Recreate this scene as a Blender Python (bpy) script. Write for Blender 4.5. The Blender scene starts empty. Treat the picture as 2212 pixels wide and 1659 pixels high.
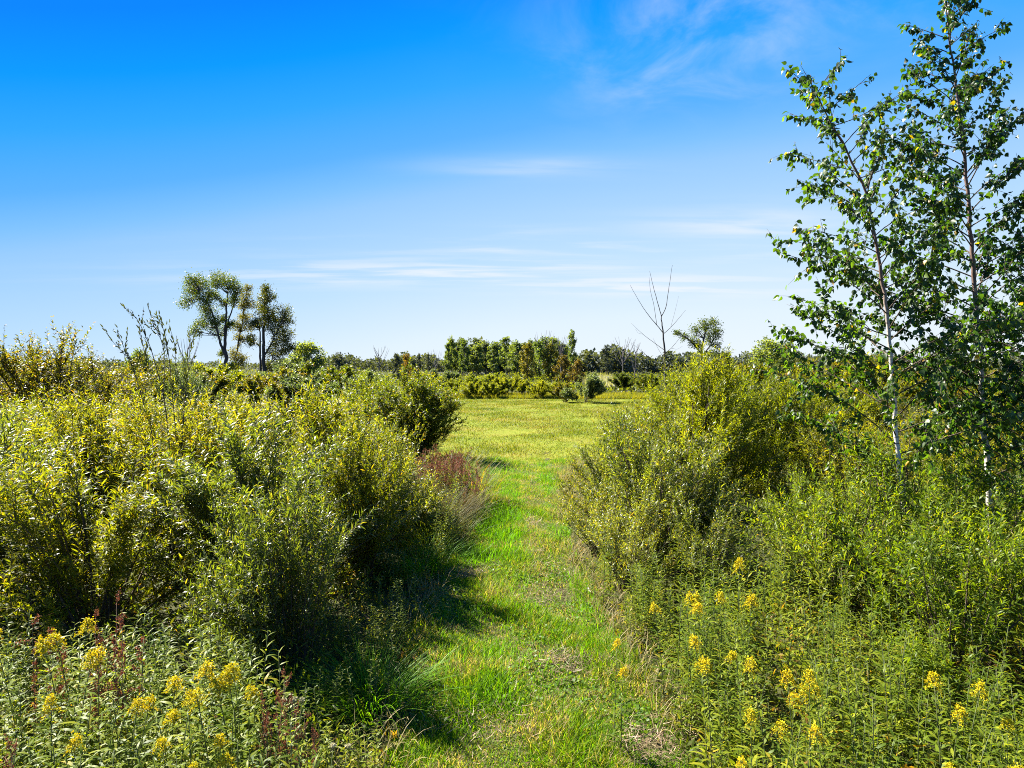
import bpy, math, random
import numpy as np
from mathutils import Vector

# ------------------------------------------------------------------ camera, sky, sun, exposure
scene = bpy.context.scene
COL = scene.collection
CAM_H = 2.8
FPX = 1475.0            # focal length in pixels of a 2212 px wide picture
HZ = 790.0              # horizon row in that picture
cam_d = bpy.data.cameras.new('camera')
cam_d.sensor_width = 36.0
cam_d.lens = 36.0 * FPX / 2212.0
cam_d.clip_start = 0.05
cam_d.clip_end = 6000.0
cam = bpy.data.objects.new('camera', cam_d)
COL.objects.link(cam)
cam.location = (0, 0, CAM_H)
cam.rotation_euler = (math.radians(90 - 1.53), 0, 0)
scene.camera = cam

SUN_EL = math.radians(44)
SUN_AZ = math.radians(-52)      # clockwise from the view direction (+Y): the sun stands on the left
sdir = Vector((math.sin(SUN_AZ) * math.cos(SUN_EL), math.cos(SUN_AZ) * math.cos(SUN_EL), math.sin(SUN_EL)))
sun_d = bpy.data.lights.new('sun', 'SUN')
sun_d.energy = 5.0
sun_d.angle = math.radians(0.5)
sun_d.color = (1.0, 0.95, 0.86)
sun = bpy.data.objects.new('sun', sun_d)
COL.objects.link(sun)
sun.rotation_euler = sdir.to_track_quat('Z', 'Y').to_euler()

scene.view_settings.view_transform = 'Standard'
scene.view_settings.look = 'None'
scene.view_settings.gamma = 1.0
scene.view_settings.use_curve_mapping = False
scene.view_settings.exposure = 2.4
scene.cycles.max_bounces = 7
scene.cycles.diffuse_bounces = 1
scene.cycles.glossy_bounces = 2
scene.cycles.transmission_bounces = 4
scene.cycles.use_denoising = False
scene.cycles.filter_width = 1.0

world = bpy.data.worlds.new('World')
scene.world = world
world.use_nodes = True
WT = world.node_tree
for n in list(WT.nodes):
    WT.nodes.remove(n)


def N(tree, kind, **kw):
    n = tree.nodes.new(kind)
    ins = kw.pop('ins', {})
    for k, v in kw.items():
        setattr(n, k, v)
    for k, v in ins.items():
        if isinstance(v, bpy.types.NodeSocket):
            tree.links.new(v, n.inputs[k])
        else:
            n.inputs[k].default_value = v
    return n


def ramp(tree, fac, stops):
    r = tree.nodes.new('ShaderNodeValToRGB')
    cr = r.color_ramp
    while len(cr.elements) < len(stops):
        cr.elements.new(0.5)
    for e, (p, c) in zip(cr.elements, stops):
        e.position = p
        e.color = tuple(c) + ((1,) if len(c) == 3 else ())
    tree.links.new(fac, r.inputs[0])
    return r.outputs[0]


def build_world():
    t = WT
    sky = N(t, 'ShaderNodeTexSky', sky_type='NISHITA', sun_disc=False, sun_elevation=SUN_EL, sun_rotation=SUN_AZ,
            altitude=200.0, air_density=1.0, dust_density=0.1, ozone_density=2.0)
    tc = N(t, 'ShaderNodeTexCoord')
    sep = N(t, 'ShaderNodeSeparateXYZ', ins={0: tc.outputs['Generated']})

    def m(op, a, b=0.0, c=0.0):
        return N(t, 'ShaderNodeMath', operation=op, ins={0: a, 1: b, 2: c}).outputs[0]
    x, y, z = sep.outputs
    # the deep late-summer blue: pale at the horizon, deepening with height and towards the left
    left = m('MULTIPLY', m('SUBTRACT', m('SQRT', m('ADD', m('MULTIPLY', x, x), 0.06)), x), 0.13)
    u = m('ADD', m('MAXIMUM', z, 0.0), left)
    K = SKY_K
    g = ramp(t, u, [(p, (r_ * K, g_ * K, b_ * K)) for p, r_, g_, b_ in (
        (0.0, .88, .95, 1.02), (.086, .77, .90, 1.02), (.178, .54, .77, 1.03), (.288, .32, .61, 1.04), (.315, .22, .55, 1.05), (.355, .11, .455, 1.06),
        (.42, .03, .395, 1.06), (.475, .0, .33, 1.06), (.535, .0, .24, 1.05), (1.0, .0, .17, .9))])
    mixs = N(t, 'ShaderNodeMix', data_type='RGBA', ins={'Factor': 0.996, 6: sky.outputs[0], 7: g})
    # thin cirrus on a high sheet: direction projected on a plane overhead
    zz = m('ADD', m('MAXIMUM', z, 0.0), 0.06)
    px, py = m('DIVIDE', x, zz), m('DIVIDE', y, zz)
    pv = N(t, 'ShaderNodeCombineXYZ', ins={0: px, 1: py, 2: 0.0}).outputs[0]
    n2 = N(t, 'ShaderNodeTexNoise', ins={'Vector': pv, 'Scale': 2.6, 'Detail': 8.0, 'Roughness': 0.6, 'Distortion': 0.6})
    n3 = N(t, 'ShaderNodeTexNoise', ins={'Vector': N(t, 'ShaderNodeMapping', ins={'Vector': pv, 'Scale': (.55, 2.2, 1), 'Rotation': (0, 0, .12)}).outputs[0], 'Scale': 1.6, 'Detail': 7.0, 'Roughness': 0.55, 'Distortion': 0.4})
    total = None
    for cx, cy, rx, ry, nz, lo, hi, amp in CLOUDS:
        a = m('DIVIDE', m('SUBTRACT', px, cx), rx)
        b = m('DIVIDE', m('SUBTRACT', py, cy), ry)
        mask = m('EXPONENT', m('MULTIPLY', m('ADD', m('MULTIPLY', a, a), m('MULTIPLY', b, b)), -1.0))
        f = N(t, 'ShaderNodeMapRange', interpolation_type='SMOOTHSTEP', ins={0: (n2, n3)[nz].outputs[0], 1: lo, 2: hi, 3: 0.0, 4: 1.0}).outputs[0]
        c = m('MULTIPLY', m('MULTIPLY', mask, f), amp)
        total = c if total is None else m('MAXIMUM', total, c)
    mix = N(t, 'ShaderNodeMix', data_type='RGBA', ins={'Factor': total, 6: mixs.outputs[2], 7: (.93 * K, .96 * K, 1.06 * K, 1)})
    bg = N(t, 'ShaderNodeBackground', ins={'Color': mix.outputs[2], 'Strength': SKY_STRENGTH})
    out = N(t, 'ShaderNodeOutputWorld')
    t.links.new(bg.outputs[0], out.inputs[0])


SKY_STRENGTH = 0.1
SKY_K = 1.0 / (SKY_STRENGTH * 2 ** scene.view_settings.exposure)
CLOUDS = [(.5, 1.85, .34, .42, 0, .36, .8, .5), (.75, 1.65, .3, .25, 0, .4, .8, .3), (.1, 2.85, .4, .12, 1, .35, .75, .4), (1.3, 3.75, .55, .35, 1, .3, .7, .6),
          (-.55, 5.1, 1.7, .5, 1, .38, .66, .75), (1.2, 5.6, 1.2, .5, 1, .4, .65, .8), (.3, 4.3, 1.6, .4, 1, .45, .75, .5)]
build_world()

# ------------------------------------------------------------------ helpers
rng = np.random.default_rng(7)


def at(x, d):
    """world X of picture column x at depth d"""
    return (x - 1106.0) / FPX * d


def zt(y, d):
    """world height of picture row y at depth d"""
    return CAM_H - (y - HZ) / FPX * d


def gh(x, y):
    """gentle relief of the ground"""
    x = np.asarray(x, float)
    y = np.asarray(y, float)
    return 0.035 * np.sin(1.3 * x + 0.4 * y) * np.sin(0.9 * y + 0.7) + 0.02 * np.sin(3.1 * x - 1.2 * y + 1.0) - 0.03 * np.exp(-((x - 0.42 - 0.03 * y) / 0.16) ** 2) * ((y < 22) & (y > 2))


def nrm(v):
    return v / np.maximum(np.linalg.norm(v, axis=-1, keepdims=True), 1e-9)


class Buf:
    def __init__(s):
        s.v, s.f, s.n = [], [], 0

    def add(s, v, faces):
        """v (n,3); faces list of int arrays (m,k)"""
        s.v.append(np.asarray(v, float).reshape(-1, 3))
        for f in faces:
            s.f.append(np.asarray(f, int) + s.n)
        s.n += len(s.v[-1])

    def tube(s, pts, rad, k=5):
        pts = np.asarray(pts, float)
        n = len(pts)
        rad = np.broadcast_to(np.asarray(rad, float), (n,))
        tan = nrm(np.gradient(pts, axis=0))
        ref = np.array([0.31, 0.17, 0.93]) if abs(tan[0][2]) < 0.8 else np.array([0.9, 0.3, 0.1])
        a = nrm(np.cross(tan, ref))
        b = np.cross(tan, a)
        th = np.linspace(0, 2 * np.pi, k, endpoint=False)
        v = pts[:, None] + rad[:, None, None] * (a[:, None] * np.cos(th)[None, :, None] + b[:, None] * np.sin(th)[None, :, None])
        i = np.arange(n - 1)[:, None] * k
        j = np.arange(k)[None]
        q = np.stack([i + j, i + (j + 1) % k, i + k + (j + 1) % k, i + k + j], -1).reshape(-1, 4)
        s.add(v.reshape(-1, 3), [q, np.arange(k)[None] + (n - 1) * k])

    def leaves(s, base, d, nor, L, W, tpl):
        base = np.asarray(base, float)
        m = len(base)
        if m == 0:
            return
        tv, tf = tpl
        d = nrm(d)
        side = nrm(np.cross(nor, d))
        n2 = np.cross(d, side)
        L = np.broadcast_to(np.asarray(L, float), (m,))[:, None, None]
        W = np.broadcast_to(np.asarray(W, float), (m,))[:, None, None]
        u, v, w = tv[:, 0], tv[:, 1], tv[:, 2]
        P = base[:, None] + L * u[None, :, None] * d[:, None] + W * v[None, :, None] * side[:, None] + L * w[None, :, None] * n2[:, None]
        off = (np.arange(m) * len(tv))[:, None, None]
        s.add(P.reshape(-1, 3), [(np.asarray(f)[None] + off).reshape(-1, np.asarray(f).shape[1]) for f in tf])

    def mesh(s, name, smooth=False):
        v = np.concatenate(s.v)
        me = bpy.data.meshes.new(name)
        me.vertices.add(len(v))
        me.vertices.foreach_set('co', v.ravel().astype(np.float32))
        tot = np.concatenate([np.full(len(f), f.shape[1]) for f in s.f])
        loops = np.concatenate([f.ravel() for f in s.f])
        me.loops.add(len(loops))
        me.loops.foreach_set('vertex_index', loops.astype(np.int32))
        me.polygons.add(len(tot))
        st = np.concatenate([[0], np.cumsum(tot)[:-1]])
        me.polygons.foreach_set('loop_start', st.astype(np.int32))
        if smooth:
            me.polygons.foreach_set('use_smooth', np.ones(len(tot), bool))
        me.update(calc_edges=True)
        return me


# leaf outlines: (along, across, out of plane)
LANCE = (np.array([[0, 0, 0], [.3, .5, .05], [.3, -.5, .05], [.7, .34, .0], [.7, -.34, .0], [1, 0, -.14]]),
         [np.array([[0, 2, 1], [3, 4, 5]]), np.array([[1, 2, 4, 3]])])
OVATE = (np.array([[0, 0, 0], [.12, .36, .09], [.38, .5, .12], [.68, .27, .05], [1, 0, -.16], [.68, -.27, .05], [.38, -.5, .12], [.12, -.36, .09], [.4, 0, 0.0]]),
         [np.array([[0, 8, 1], [1, 8, 2], [2, 8, 3], [3, 8, 4], [4, 8, 5], [5, 8, 6], [6, 8, 7], [7, 8, 0]])])
BLADE = (np.array([[0, .5, 0], [0, -.5, 0], [.5, .42, .05], [.5, -.42, .05], [1, 0, .28]]),
         [np.array([[0, 1, 3, 2]]), np.array([[2, 3, 4]])])
LONGBLADE = (np.array([[0, .5, 0], [0, -.5, 0], [.4, .5, .03], [.4, -.5, .03], [.72, .38, .16], [.72, -.38, .16], [1, 0, .42]]),
             [np.array([[0, 1, 3, 2], [2, 3, 5, 4]]), np.array([[4, 5, 6]])])
SPIKE = (np.array([[0, .5, 0], [0, -.5, 0], [1, 0, .15]]), [np.array([[0, 1, 2]])])
CHIP = (np.array([[0, 0, 0], [.5, .5, .08], [1, 0, 0], [.5, -.5, .08]]), [np.array([[0, 3, 1]]), np.array([[1, 3, 2]])])
ROUND = (np.array([[0, 0, 0], [.5, .55, .08], [1, .3, 0], [1, -.3, 0], [.5, -.55, .08]]), [np.array([[0, 4, 3, 2, 1]])])


def rdir(n, up=0.0):
    v = rng.normal(size=(n, 3))
    v[:, 2] += up
    return nrm(v)


def bez(p0, p1, p2, t):
    t = np.asarray(t)[..., None]
    return (1 - t) ** 2 * p0 + 2 * t * (1 - t) * p1 + t * t * p2


def tag(o, label=None, cat=None, group=None, kind=None):
    for k, v in (('label', label), ('category', cat), ('group', group), ('kind', kind)):
        if v:
            o[k] = v
    return o


def obj(name, me, mat, parent=None):
    if mat is not None and len(me.materials) == 0:
        me.materials.append(mat)
    o = bpy.data.objects.new(name, me)
    COL.objects.link(o)
    if parent is not None:
        o.parent = parent
    return o


def thing(name, parts, loc, rz, sc, label, cat, group=None, mats=None):
    """an Empty at the thing's base with one child for each part; meshes are shared between alike things"""
    e = bpy.data.objects.new(name, None)
    e.empty_display_size = 0.2
    COL.objects.link(e)
    e.location = loc
    e.rotation_euler = (0, 0, rz)
    e.scale = (sc, sc, sc) if np.isscalar(sc) else sc
    tag(e, label, cat, group)
    for pn, me, mat in parts:
        o = obj(pn, me, mat, e)
        if pn in STUFF:
            o['kind'] = 'stuff'
        if mats and pn in mats:
            o.material_slots[0].link = 'OBJECT'
            o.material_slots[0].material = mats[pn]
    return e


ORD = ['first', 'second', 'third', 'fourth', 'fifth', 'sixth', 'seventh', 'eighth', 'ninth', 'tenth', 'eleventh', 'twelfth', 'thirteenth', 'fourteenth', 'fifteenth', 'sixteenth',
       'seventeenth', 'eighteenth', 'nineteenth', 'twentieth', 'twenty-first', 'twenty-second', 'twenty-third', 'twenty-fourth', 'twenty-fifth', 'twenty-sixth', 'twenty-seventh', 'twenty-eighth']
STUFF = {'foliage', 'crown', 'leaves', 'flower_head', 'seed_head', 'blades', 'branches', 'stems', 'limbs'}


# ------------------------------------------------------------------ materials
def newmat(name):
    m = bpy.data.materials.new(name)
    m.use_nodes = True
    for n in list(m.node_tree.nodes):
        m.node_tree.nodes.remove(n)
    return m, m.node_tree


def leafmat(name, cols, trans=0.5, rough=0.45, tint=(2.0, 1.85, 0.3), vary=0.25, patch=0.0, spec=0.18):
    """two-sided leaf: reflects and lets light through; each leaf its own shade, each plant its own cast"""
    m, t = newmat(name)
    geo = N(t, 'ShaderNodeNewGeometry')
    fac = geo.outputs['Random Per Island']
    if patch:
        nz = N(t, 'ShaderNodeTexNoise', ins={'Vector': geo.outputs['Position'], 'Scale': patch, 'Detail': 3.0, 'Roughness': 0.6})
        mr = N(t, 'ShaderNodeMapRange', ins={0: nz.outputs[0], 1: 0.3, 2: 0.7, 3: -0.45, 4: 0.45})
        ad = N(t, 'ShaderNodeMath', operation='ADD', use_clamp=True, ins={0: fac, 1: mr.outputs[0]})
        fac = ad.outputs[0]
    k = len(cols)
    stops = [(p, c) for p, c in cols] if isinstance(cols[0][0], (int, float)) and not isinstance(cols[0][1], (int, float)) else [(i / (k - 1), c) for i, c in enumerate(cols)]
    c = ramp(t, fac, stops)
    oi = N(t, 'ShaderNodeObjectInfo')
    vm = N(t, 'ShaderNodeMapRange', ins={0: oi.outputs['Random'], 1: 0.0, 2: 1.0, 3: 1 - vary, 4: 1 + vary})
    hm = N(t, 'ShaderNodeMapRange', ins={0: oi.outputs['Random'], 1: 0.0, 2: 1.0, 3: 0.5 + 0.06 * vary, 4: 0.5 - 0.06 * vary})
    hs = N(t, 'ShaderNodeHueSaturation', ins={'Hue': hm.outputs[0], 'Saturation': 1.0, 'Value': vm.outputs[0], 'Color': c})
    tc = N(t, 'ShaderNodeMix', data_type='RGBA', blend_type='MULTIPLY', ins={'Factor': 1.0, 6: hs.outputs[0], 7: tuple(tint) + (1,)})
    p = N(t, 'ShaderNodeBsdfPrincipled', ins={'Base Color': hs.outputs[0], 'Roughness': rough, 'Specular IOR Level': spec})
    tr = N(t, 'ShaderNodeBsdfTranslucent', ins={'Color': tc.outputs[2]})
    mx = N(t, 'ShaderNodeMixShader', ins={0: trans, 1: p.outputs[0], 2: tr.outputs[0]})
    o = N(t, 'ShaderNodeOutputMaterial')
    t.links.new(mx.outputs[0], o.inputs[0])
    return m


def barkmat(name, c1, c2, scale=30.0, rough=0.85, stretch=(1, 1, 0.25)):
    m, t = newmat(name)
    tc = N(t, 'ShaderNodeTexCoord')
    mp = N(t, 'ShaderNodeMapping', ins={'Vector': tc.outputs['Object'], 'Scale': stretch})
    nz = N(t, 'ShaderNodeTexNoise', ins={'Vector': mp.outputs[0], 'Scale': scale, 'Detail': 5.0, 'Roughness': 0.6})
    c = ramp(t, nz.outputs[0], [(0.32, c1), (0.68, c2)])
    b = N(t, 'ShaderNodeBump', ins={'Strength': 0.4, 'Distance': 0.01, 'Height': nz.outputs[0]})
    p = N(t, 'ShaderNodeBsdfPrincipled', ins={'Base Color': c, 'Roughness': rough, 'Normal': b.outputs[0], 'Specular IOR Level': 0.3})
    o = N(t, 'ShaderNodeOutputMaterial')
    t.links.new(p.outputs[0], o.inputs[0])
    return m


def birchbark():
    m, t = newmat('birch_bark')
    tc = N(t, 'ShaderNodeTexCoord')
    mp = N(t, 'ShaderNodeMapping', ins={'Vector': tc.outputs['Object'], 'Scale': (4, 4, 34)})
    nz = N(t, 'ShaderNodeTexNoise', ins={'Vector': mp.outputs[0], 'Scale': 1.6, 'Detail': 4.0, 'Roughness': 0.7})
    lent = ramp(t, nz.outputs[0], [(0.36, (0.05, 0.04, 0.035)), (0.45, (0.46, 0.42, 0.36)), (1.0, (0.58, 0.54, 0.48))])
    sep = N(t, 'ShaderNodeSeparateXYZ', ins={0: tc.outputs['Object']})
    # young wood towards the top is red-brown, not white
    up = N(t, 'ShaderNodeMapRange', interpolation_type='SMOOTHSTEP', ins={0: sep.outputs[2], 1: 2.7, 2: 4.0, 3: 0.0, 4: 1.0})
    mx = N(t, 'ShaderNodeMix', data_type='RGBA', ins={'Factor': up.outputs[0], 6: lent, 7: (0.11, 0.06, 0.04, 1)})
    p = N(t, 'ShaderNodeBsdfPrincipled', ins={'Base Color': mx.outputs[2], 'Roughness': 0.6})
    o = N(t, 'ShaderNodeOutputMaterial')
    t.links.new(p.outputs[0], o.inputs[0])
    return m


def soilmat(name, stops, s1=0.5, s2=9.0):
    m, t = newmat(name)
    geo = N(t, 'ShaderNodeNewGeometry')
    a = N(t, 'ShaderNodeTexNoise', ins={'Vector': geo.outputs['Position'], 'Scale': s1, 'Detail': 6.0, 'Roughness': 0.65})
    b = N(t, 'ShaderNodeTexNoise', ins={'Vector': geo.outputs['Position'], 'Scale': s2, 'Detail': 5.0, 'Roughness': 0.7})
    f = N(t, 'ShaderNodeMix', data_type='FLOAT', ins={'Factor': 0.42, 2: a.outputs[0], 3: b.outputs[0]})
    c = ramp(t, f.outputs[0], stops)
    bp = N(t, 'ShaderNodeBump', ins={'Strength': 0.7, 'Distance': 0.03, 'Height': b.outputs[0]})
    p = N(t, 'ShaderNodeBsdfPrincipled', ins={'Base Color': c, 'Roughness': 0.95, 'Specular IOR Level': 0.1, 'Normal': bp.outputs[0]})
    o = N(t, 'ShaderNodeOutputMaterial')
    t.links.new(p.outputs[0], o.inputs[0])
    return m


M = {}
M['willow'] = leafmat('willow_leaf', [(0, (.06, .085, .008)), (.5, (.12, .135, .010)), (.85, (.17, .175, .012)), (.97, (.23, .19, .02)), (1, (.26, .16, .015))])
M['willow_dark'] = leafmat('dark_willow_leaf', [(0, (.032, .055, .008)), (.6, (.06, .085, .010)), (.93, (.10, .115, .014)), (1, (.24, .12, .015))])
M['willow_silver'] = leafmat('silver_willow_leaf', [(0, (.06, .085, .018)), (.5, (.11, .14, .024)), (.9, (.17, .19, .04)), (1, (.26, .19, .03))], rough=.4, spec=.35)
M['willow_mid'] = leafmat('mid_green_leaf', [(0, (.045, .07, .008)), (.6, (.085, .11, .010)), (.95, (.14, .15, .014)), (1, (.28, .14, .015))])
M['willow_fresh'] = leafmat('fresh_willow_leaf', [(0, (.06, .10, .008)), (.5, (.105, .155, .010)), (.92, (.16, .20, .014)), (1, (.24, .20, .02))], vary=.15)
M['willow_dusky'] = leafmat('dusky_willow_leaf', [(0, (.022, .03, .012)), (1, (.05, .06, .02))], trans=.28)
M['willow_yellow'] = leafmat('yellow_willow_leaf', [(0, (.085, .115, .006)), (.6, (.145, .17, .008)), (1, (.215, .21, .012))])
M['willow_olive'] = leafmat('olive_willow_leaf', [(0, (.05, .06, .009)), (.55, (.095, .10, .012)), (.88, (.15, .13, .018)), (1, (.21, .12, .015))])
M['far_scrub'] = leafmat('far_scrub_leaf', [(0, (.035, .05, .012)), (.6, (.07, .085, .016)), (1, (.11, .12, .02))], spec=.1, patch=.05, vary=0.0)
M['belt_leaf'] = leafmat('belt_willow_leaf', [(0, (.09, .115, .012)), (.6, (.15, .175, .018)), (1, (.20, .21, .025))], spec=.1)
M['grey_leaf'] = leafmat('grey_green_leaf', [(0, (.06, .085, .035)), (.6, (.10, .13, .05)), (1, (.16, .18, .08))], rough=0.4, tint=(1.5, 1.5, .6))
M['birch'] = leafmat('birch_leaf', [(0, (.018, .04, .010)), (.6, (.036, .068, .010)), (.975, (.07, .115, .014)), (.982, (.30, .20, .015)), (1, (.34, .19, .02))], trans=0.42, rough=0.45, tint=(2.0, 2.3, .3), spec=0.35)
M['alder'] = leafmat('alder_leaf', [(0, (.022, .055, .015)), (.6, (.045, .09, .016)), (1, (.075, .13, .02))], trans=0.36, rough=0.36, tint=(2.0, 2.2, .4))
M['brown_leaf'] = leafmat('brownish_leaf', [(0, (.045, .05, .012)), (.5, (.085, .075, .018)), (1, (.16, .10, .03))], spec=.12)
M['goldenrod'] = leafmat('goldenrod_leaf', [(0, (.07, .11, .010)), (.55, (.13, .17, .012)), (.9, (.20, .22, .016)), (1, (.26, .21, .02))], spec=0.11)
M['flower'] = leafmat('goldenrod_flower', [(0, (.46, .33, .006)), (.6, (.64, .50, .008)), (1, (.74, .62, .015))], trans=0.3, rough=0.7, tint=(1.05, 1.0, .5), vary=0.15)
M['seed'] = leafmat('rust_seed', [(0, (.10, .034, .014)), (.6, (.19, .068, .026)), (1, (.27, .12, .05))], trans=0.2, rough=0.8, tint=(1.1, 1, .9))
M['lace'] = leafmat('pale_seed_head', [(0, (.30, .27, .14)), (1, (.5, .46, .28))], trans=0.25, rough=0.8, tint=(1, 1, .8))
GT = (1.9, 1.7, .3)
M['path_grass'] = leafmat('path_grass', [(0, (.06, .145, .003)), (.45, (.105, .20, .004)), (.74, (.165, .21, .007)), (.88, (.25, .20, .06)), (1, (.34, .26, .14))], tint=(1.7, 1.65, .4), patch=1.5, vary=0.0, spec=.08)
M['lush_grass'] = leafmat('lush_grass', [(0, (.06, .16, .003)), (.7, (.095, .22, .004)), (1, (.15, .26, .006))], tint=(1.65, 1.75, .2), vary=0.0, spec=.1)
M['clover'] = leafmat('clover_leaf', [(0, (.05, .11, .010)), (1, (.10, .17, .014))], trans=0.4, rough=0.5, vary=0.0)
M['meadow_grass'] = leafmat('meadow_grass', [(0, (.065, .095, .004)), (.45, (.11, .14, .005)), (.8, (.15, .15, .010)), (1, (.17, .14, .04))], trans=0.4, rough=0.6, tint=(1.6, 1.5, .3), patch=0.45, vary=0.0)
M['dry_grass'] = leafmat('dry_grass', [(0, (.10, .10, .03)), (.5, (.20, .17, .07)), (1, (.30, .25, .12))], trans=0.35, rough=0.6, tint=(1.3, 1.25, .6), spec=.1)
M['brown_grass'] = leafmat('brown_grass', [(0, (.05, .05, .014)), (.5, (.10, .085, .028)), (1, (.19, .14, .06))], trans=0.3, rough=0.6, tint=(1.2, 1.1, .6), spec=.1)
M['thatch'] = leafmat('dry_thatch', [(0, (.11, .07, .04)), (.6, (.22, .15, .09)), (1, (.34, .26, .17))], trans=.15, tint=(1, 1, 1), spec=.1, vary=0.0)
M['marsh_grass'] = leafmat('marsh_grass', [(0, (.09, .11, .012)), (.6, (.17, .17, .016)), (1, (.28, .24, .02))], trans=0.4, rough=0.6, patch=0.2)
M['weed'] = leafmat('weed_leaf', [(0, (.045, .075, .010)), (.7, (.09, .115, .014)), (.93, (.15, .15, .03)), (1, (.2, .12, .03))], rough=0.5, spec=.1, patch=0.8, vary=0.0)
M['tree'] = leafmat('cottonwood_leaf', [(0, (.035, .06, .010)), (.6, (.085, .12, .012)), (1, (.16, .165, .016))], trans=0.4, rough=0.4)
M['tree_brown'] = leafmat('brown_tree_leaf', [(0, (.03, .042, .008)), (.6, (.07, .085, .012)), (1, (.15, .13, .018))], trans=0.4, rough=0.4)
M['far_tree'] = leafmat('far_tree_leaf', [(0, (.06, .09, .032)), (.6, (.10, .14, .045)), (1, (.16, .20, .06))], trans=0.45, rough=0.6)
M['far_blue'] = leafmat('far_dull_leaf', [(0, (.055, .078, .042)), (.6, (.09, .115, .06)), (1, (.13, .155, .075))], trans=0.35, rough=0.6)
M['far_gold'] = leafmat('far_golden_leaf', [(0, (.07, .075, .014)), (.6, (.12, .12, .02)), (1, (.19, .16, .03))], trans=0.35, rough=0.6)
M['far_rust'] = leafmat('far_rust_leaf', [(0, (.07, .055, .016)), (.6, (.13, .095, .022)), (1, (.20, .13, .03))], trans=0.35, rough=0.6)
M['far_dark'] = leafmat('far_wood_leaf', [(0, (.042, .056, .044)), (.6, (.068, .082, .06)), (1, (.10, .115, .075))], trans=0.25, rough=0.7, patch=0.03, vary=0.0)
M['reed'] = leafmat('pale_reed', [(0, (.12, .12, .09)), (1, (.36, .36, .32))], trans=0.3, rough=0.7)
M['stem'] = barkmat('shrub_stem', (.035, .024, .016), (.10, .07, .045))
M['green_stem'] = barkmat('herb_stem', (.05, .075, .02), (.11, .12, .04), 60)
M['brown_stem'] = barkmat('dry_stem', (.09, .05, .03), (.18, .12, .07), 60)
M['bark'] = barkmat('tree_bark', (.028, .022, .018), (.075, .062, .05), 12)
M['grey_bark'] = barkmat('dead_wood', (.06, .052, .048), (.15, .13, .12), 12)
M['birch_bark'] = birchbark()
M['ground'] = soilmat('ground_soil', [(.3, (.018, .016, .008)), (.5, (.035, .038, .012)), (.7, (.06, .06, .015))])
M['path'] = soilmat('path_soil', [(.3, (.03, .035, .010)), (.5, (.06, .06, .018)), (.62, (.12, .09, .045)), (.78, (.20, .145, .085))], 1.1, 14)
M['meadow'] = soilmat('meadow_turf', [(.34, (.07, .10, .005)), (.46, (.115, .14, .006)), (.57, (.15, .145, .014)), (.68, (.17, .14, .04))], .45, 5)

# ------------------------------------------------------------------ ground, path, meadow
def sheet(name, xs, ys, dz, mat):
    X, Y = np.meshgrid(xs, ys)
    near = np.clip((60 - Y) / 20, 0, 1)
    Z = gh(X, Y) * near + dz
    v = np.stack([X, Y, Z], -1).reshape(-1, 3)
    nx, ny = len(xs), len(ys)
    i = np.arange(ny - 1)[:, None] * nx
    j = np.arange(nx - 1)[None]
    q = np.stack([i + j, i + j + 1, i + nx + j + 1, i + nx + j], -1).reshape(-1, 4)
    b = Buf()
    b.add(v, [q])
    return tag(obj(name, b.mesh(name, True), mat), kind='structure')


sheet('ground', np.concatenate([[-3000, -800, -200, -60], np.arange(-25, 25.1, .25), [60, 200, 800, 3000]]),
      np.concatenate([[-300, -60, -15], np.arange(-4, 60, .25), [70, 100, 200, 600, 1500, 3500]]), -0.012, M['ground'])

PY = np.array([0., 2, 4.75, 6.8, 8.1, 10.3, 14.2, 17, 19.7, 24])
PL = np.array([-.7, -.7, -.78, -.95, -.85, -.74, -.40, -.6, -1.7, -4.6])
PR = np.array([1.35, 1.3, 1.2, 1.05, .95, .80, .95, 1.2, 2.0, 5.0])


def pl(y):
    return np.interp(y, PY, PL)


def pr(y):
    return np.interp(y, PY, PR)


b = Buf()
ys = np.arange(0.5, 24.01, .2)
us = np.linspace(0, 1, 15)
X = pl(ys)[:, None] - .1 + (pr(ys) - pl(ys) + .2)[:, None] * us[None]
Y = np.repeat(ys[:, None], 15, 1)
v = np.stack([X, Y, gh(X, Y) + .0], -1).reshape(-1, 3)
i = np.arange(len(ys) - 1)[:, None] * 15
j = np.arange(14)[None]
b.add(v, [np.stack([i + j, i + j + 1, i + 15 + j + 1, i + 15 + j], -1).reshape(-1, 4)])
tag(obj('path', b.mesh('path', True), M['path']), kind='structure')


def fl(y):
    return np.interp(y, [20, 24, 30, 57], [-1.9, -5, -6.5, -9])


def fr(y):
    return np.interp(y, [20, 24, 30, 57], [2.1, 5.4, 9, 26])


b = Buf()
ys = np.arange(19.6, 57.6, .4)
us = np.linspace(0, 1, 60)
X = fl(ys)[:, None] + (fr(ys) - fl(ys))[:, None] * us[None]
Y = np.repeat(ys[:, None], 60, 1)
v = np.stack([X, Y, gh(X, Y) * np.clip((60 - Y) / 20, 0, 1) + .012], -1).reshape(-1, 3)
i = np.arange(len(ys) - 1)[:, None] * 60
j = np.arange(59)[None]
b.add(v, [np.stack([i + j, i + j + 1, i + 60 + j + 1, i + 60 + j], -1).reshape(-1, 4)])
tag(obj('meadow_field', b.mesh('meadow_field', True), M['meadow']), kind='structure')


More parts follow.
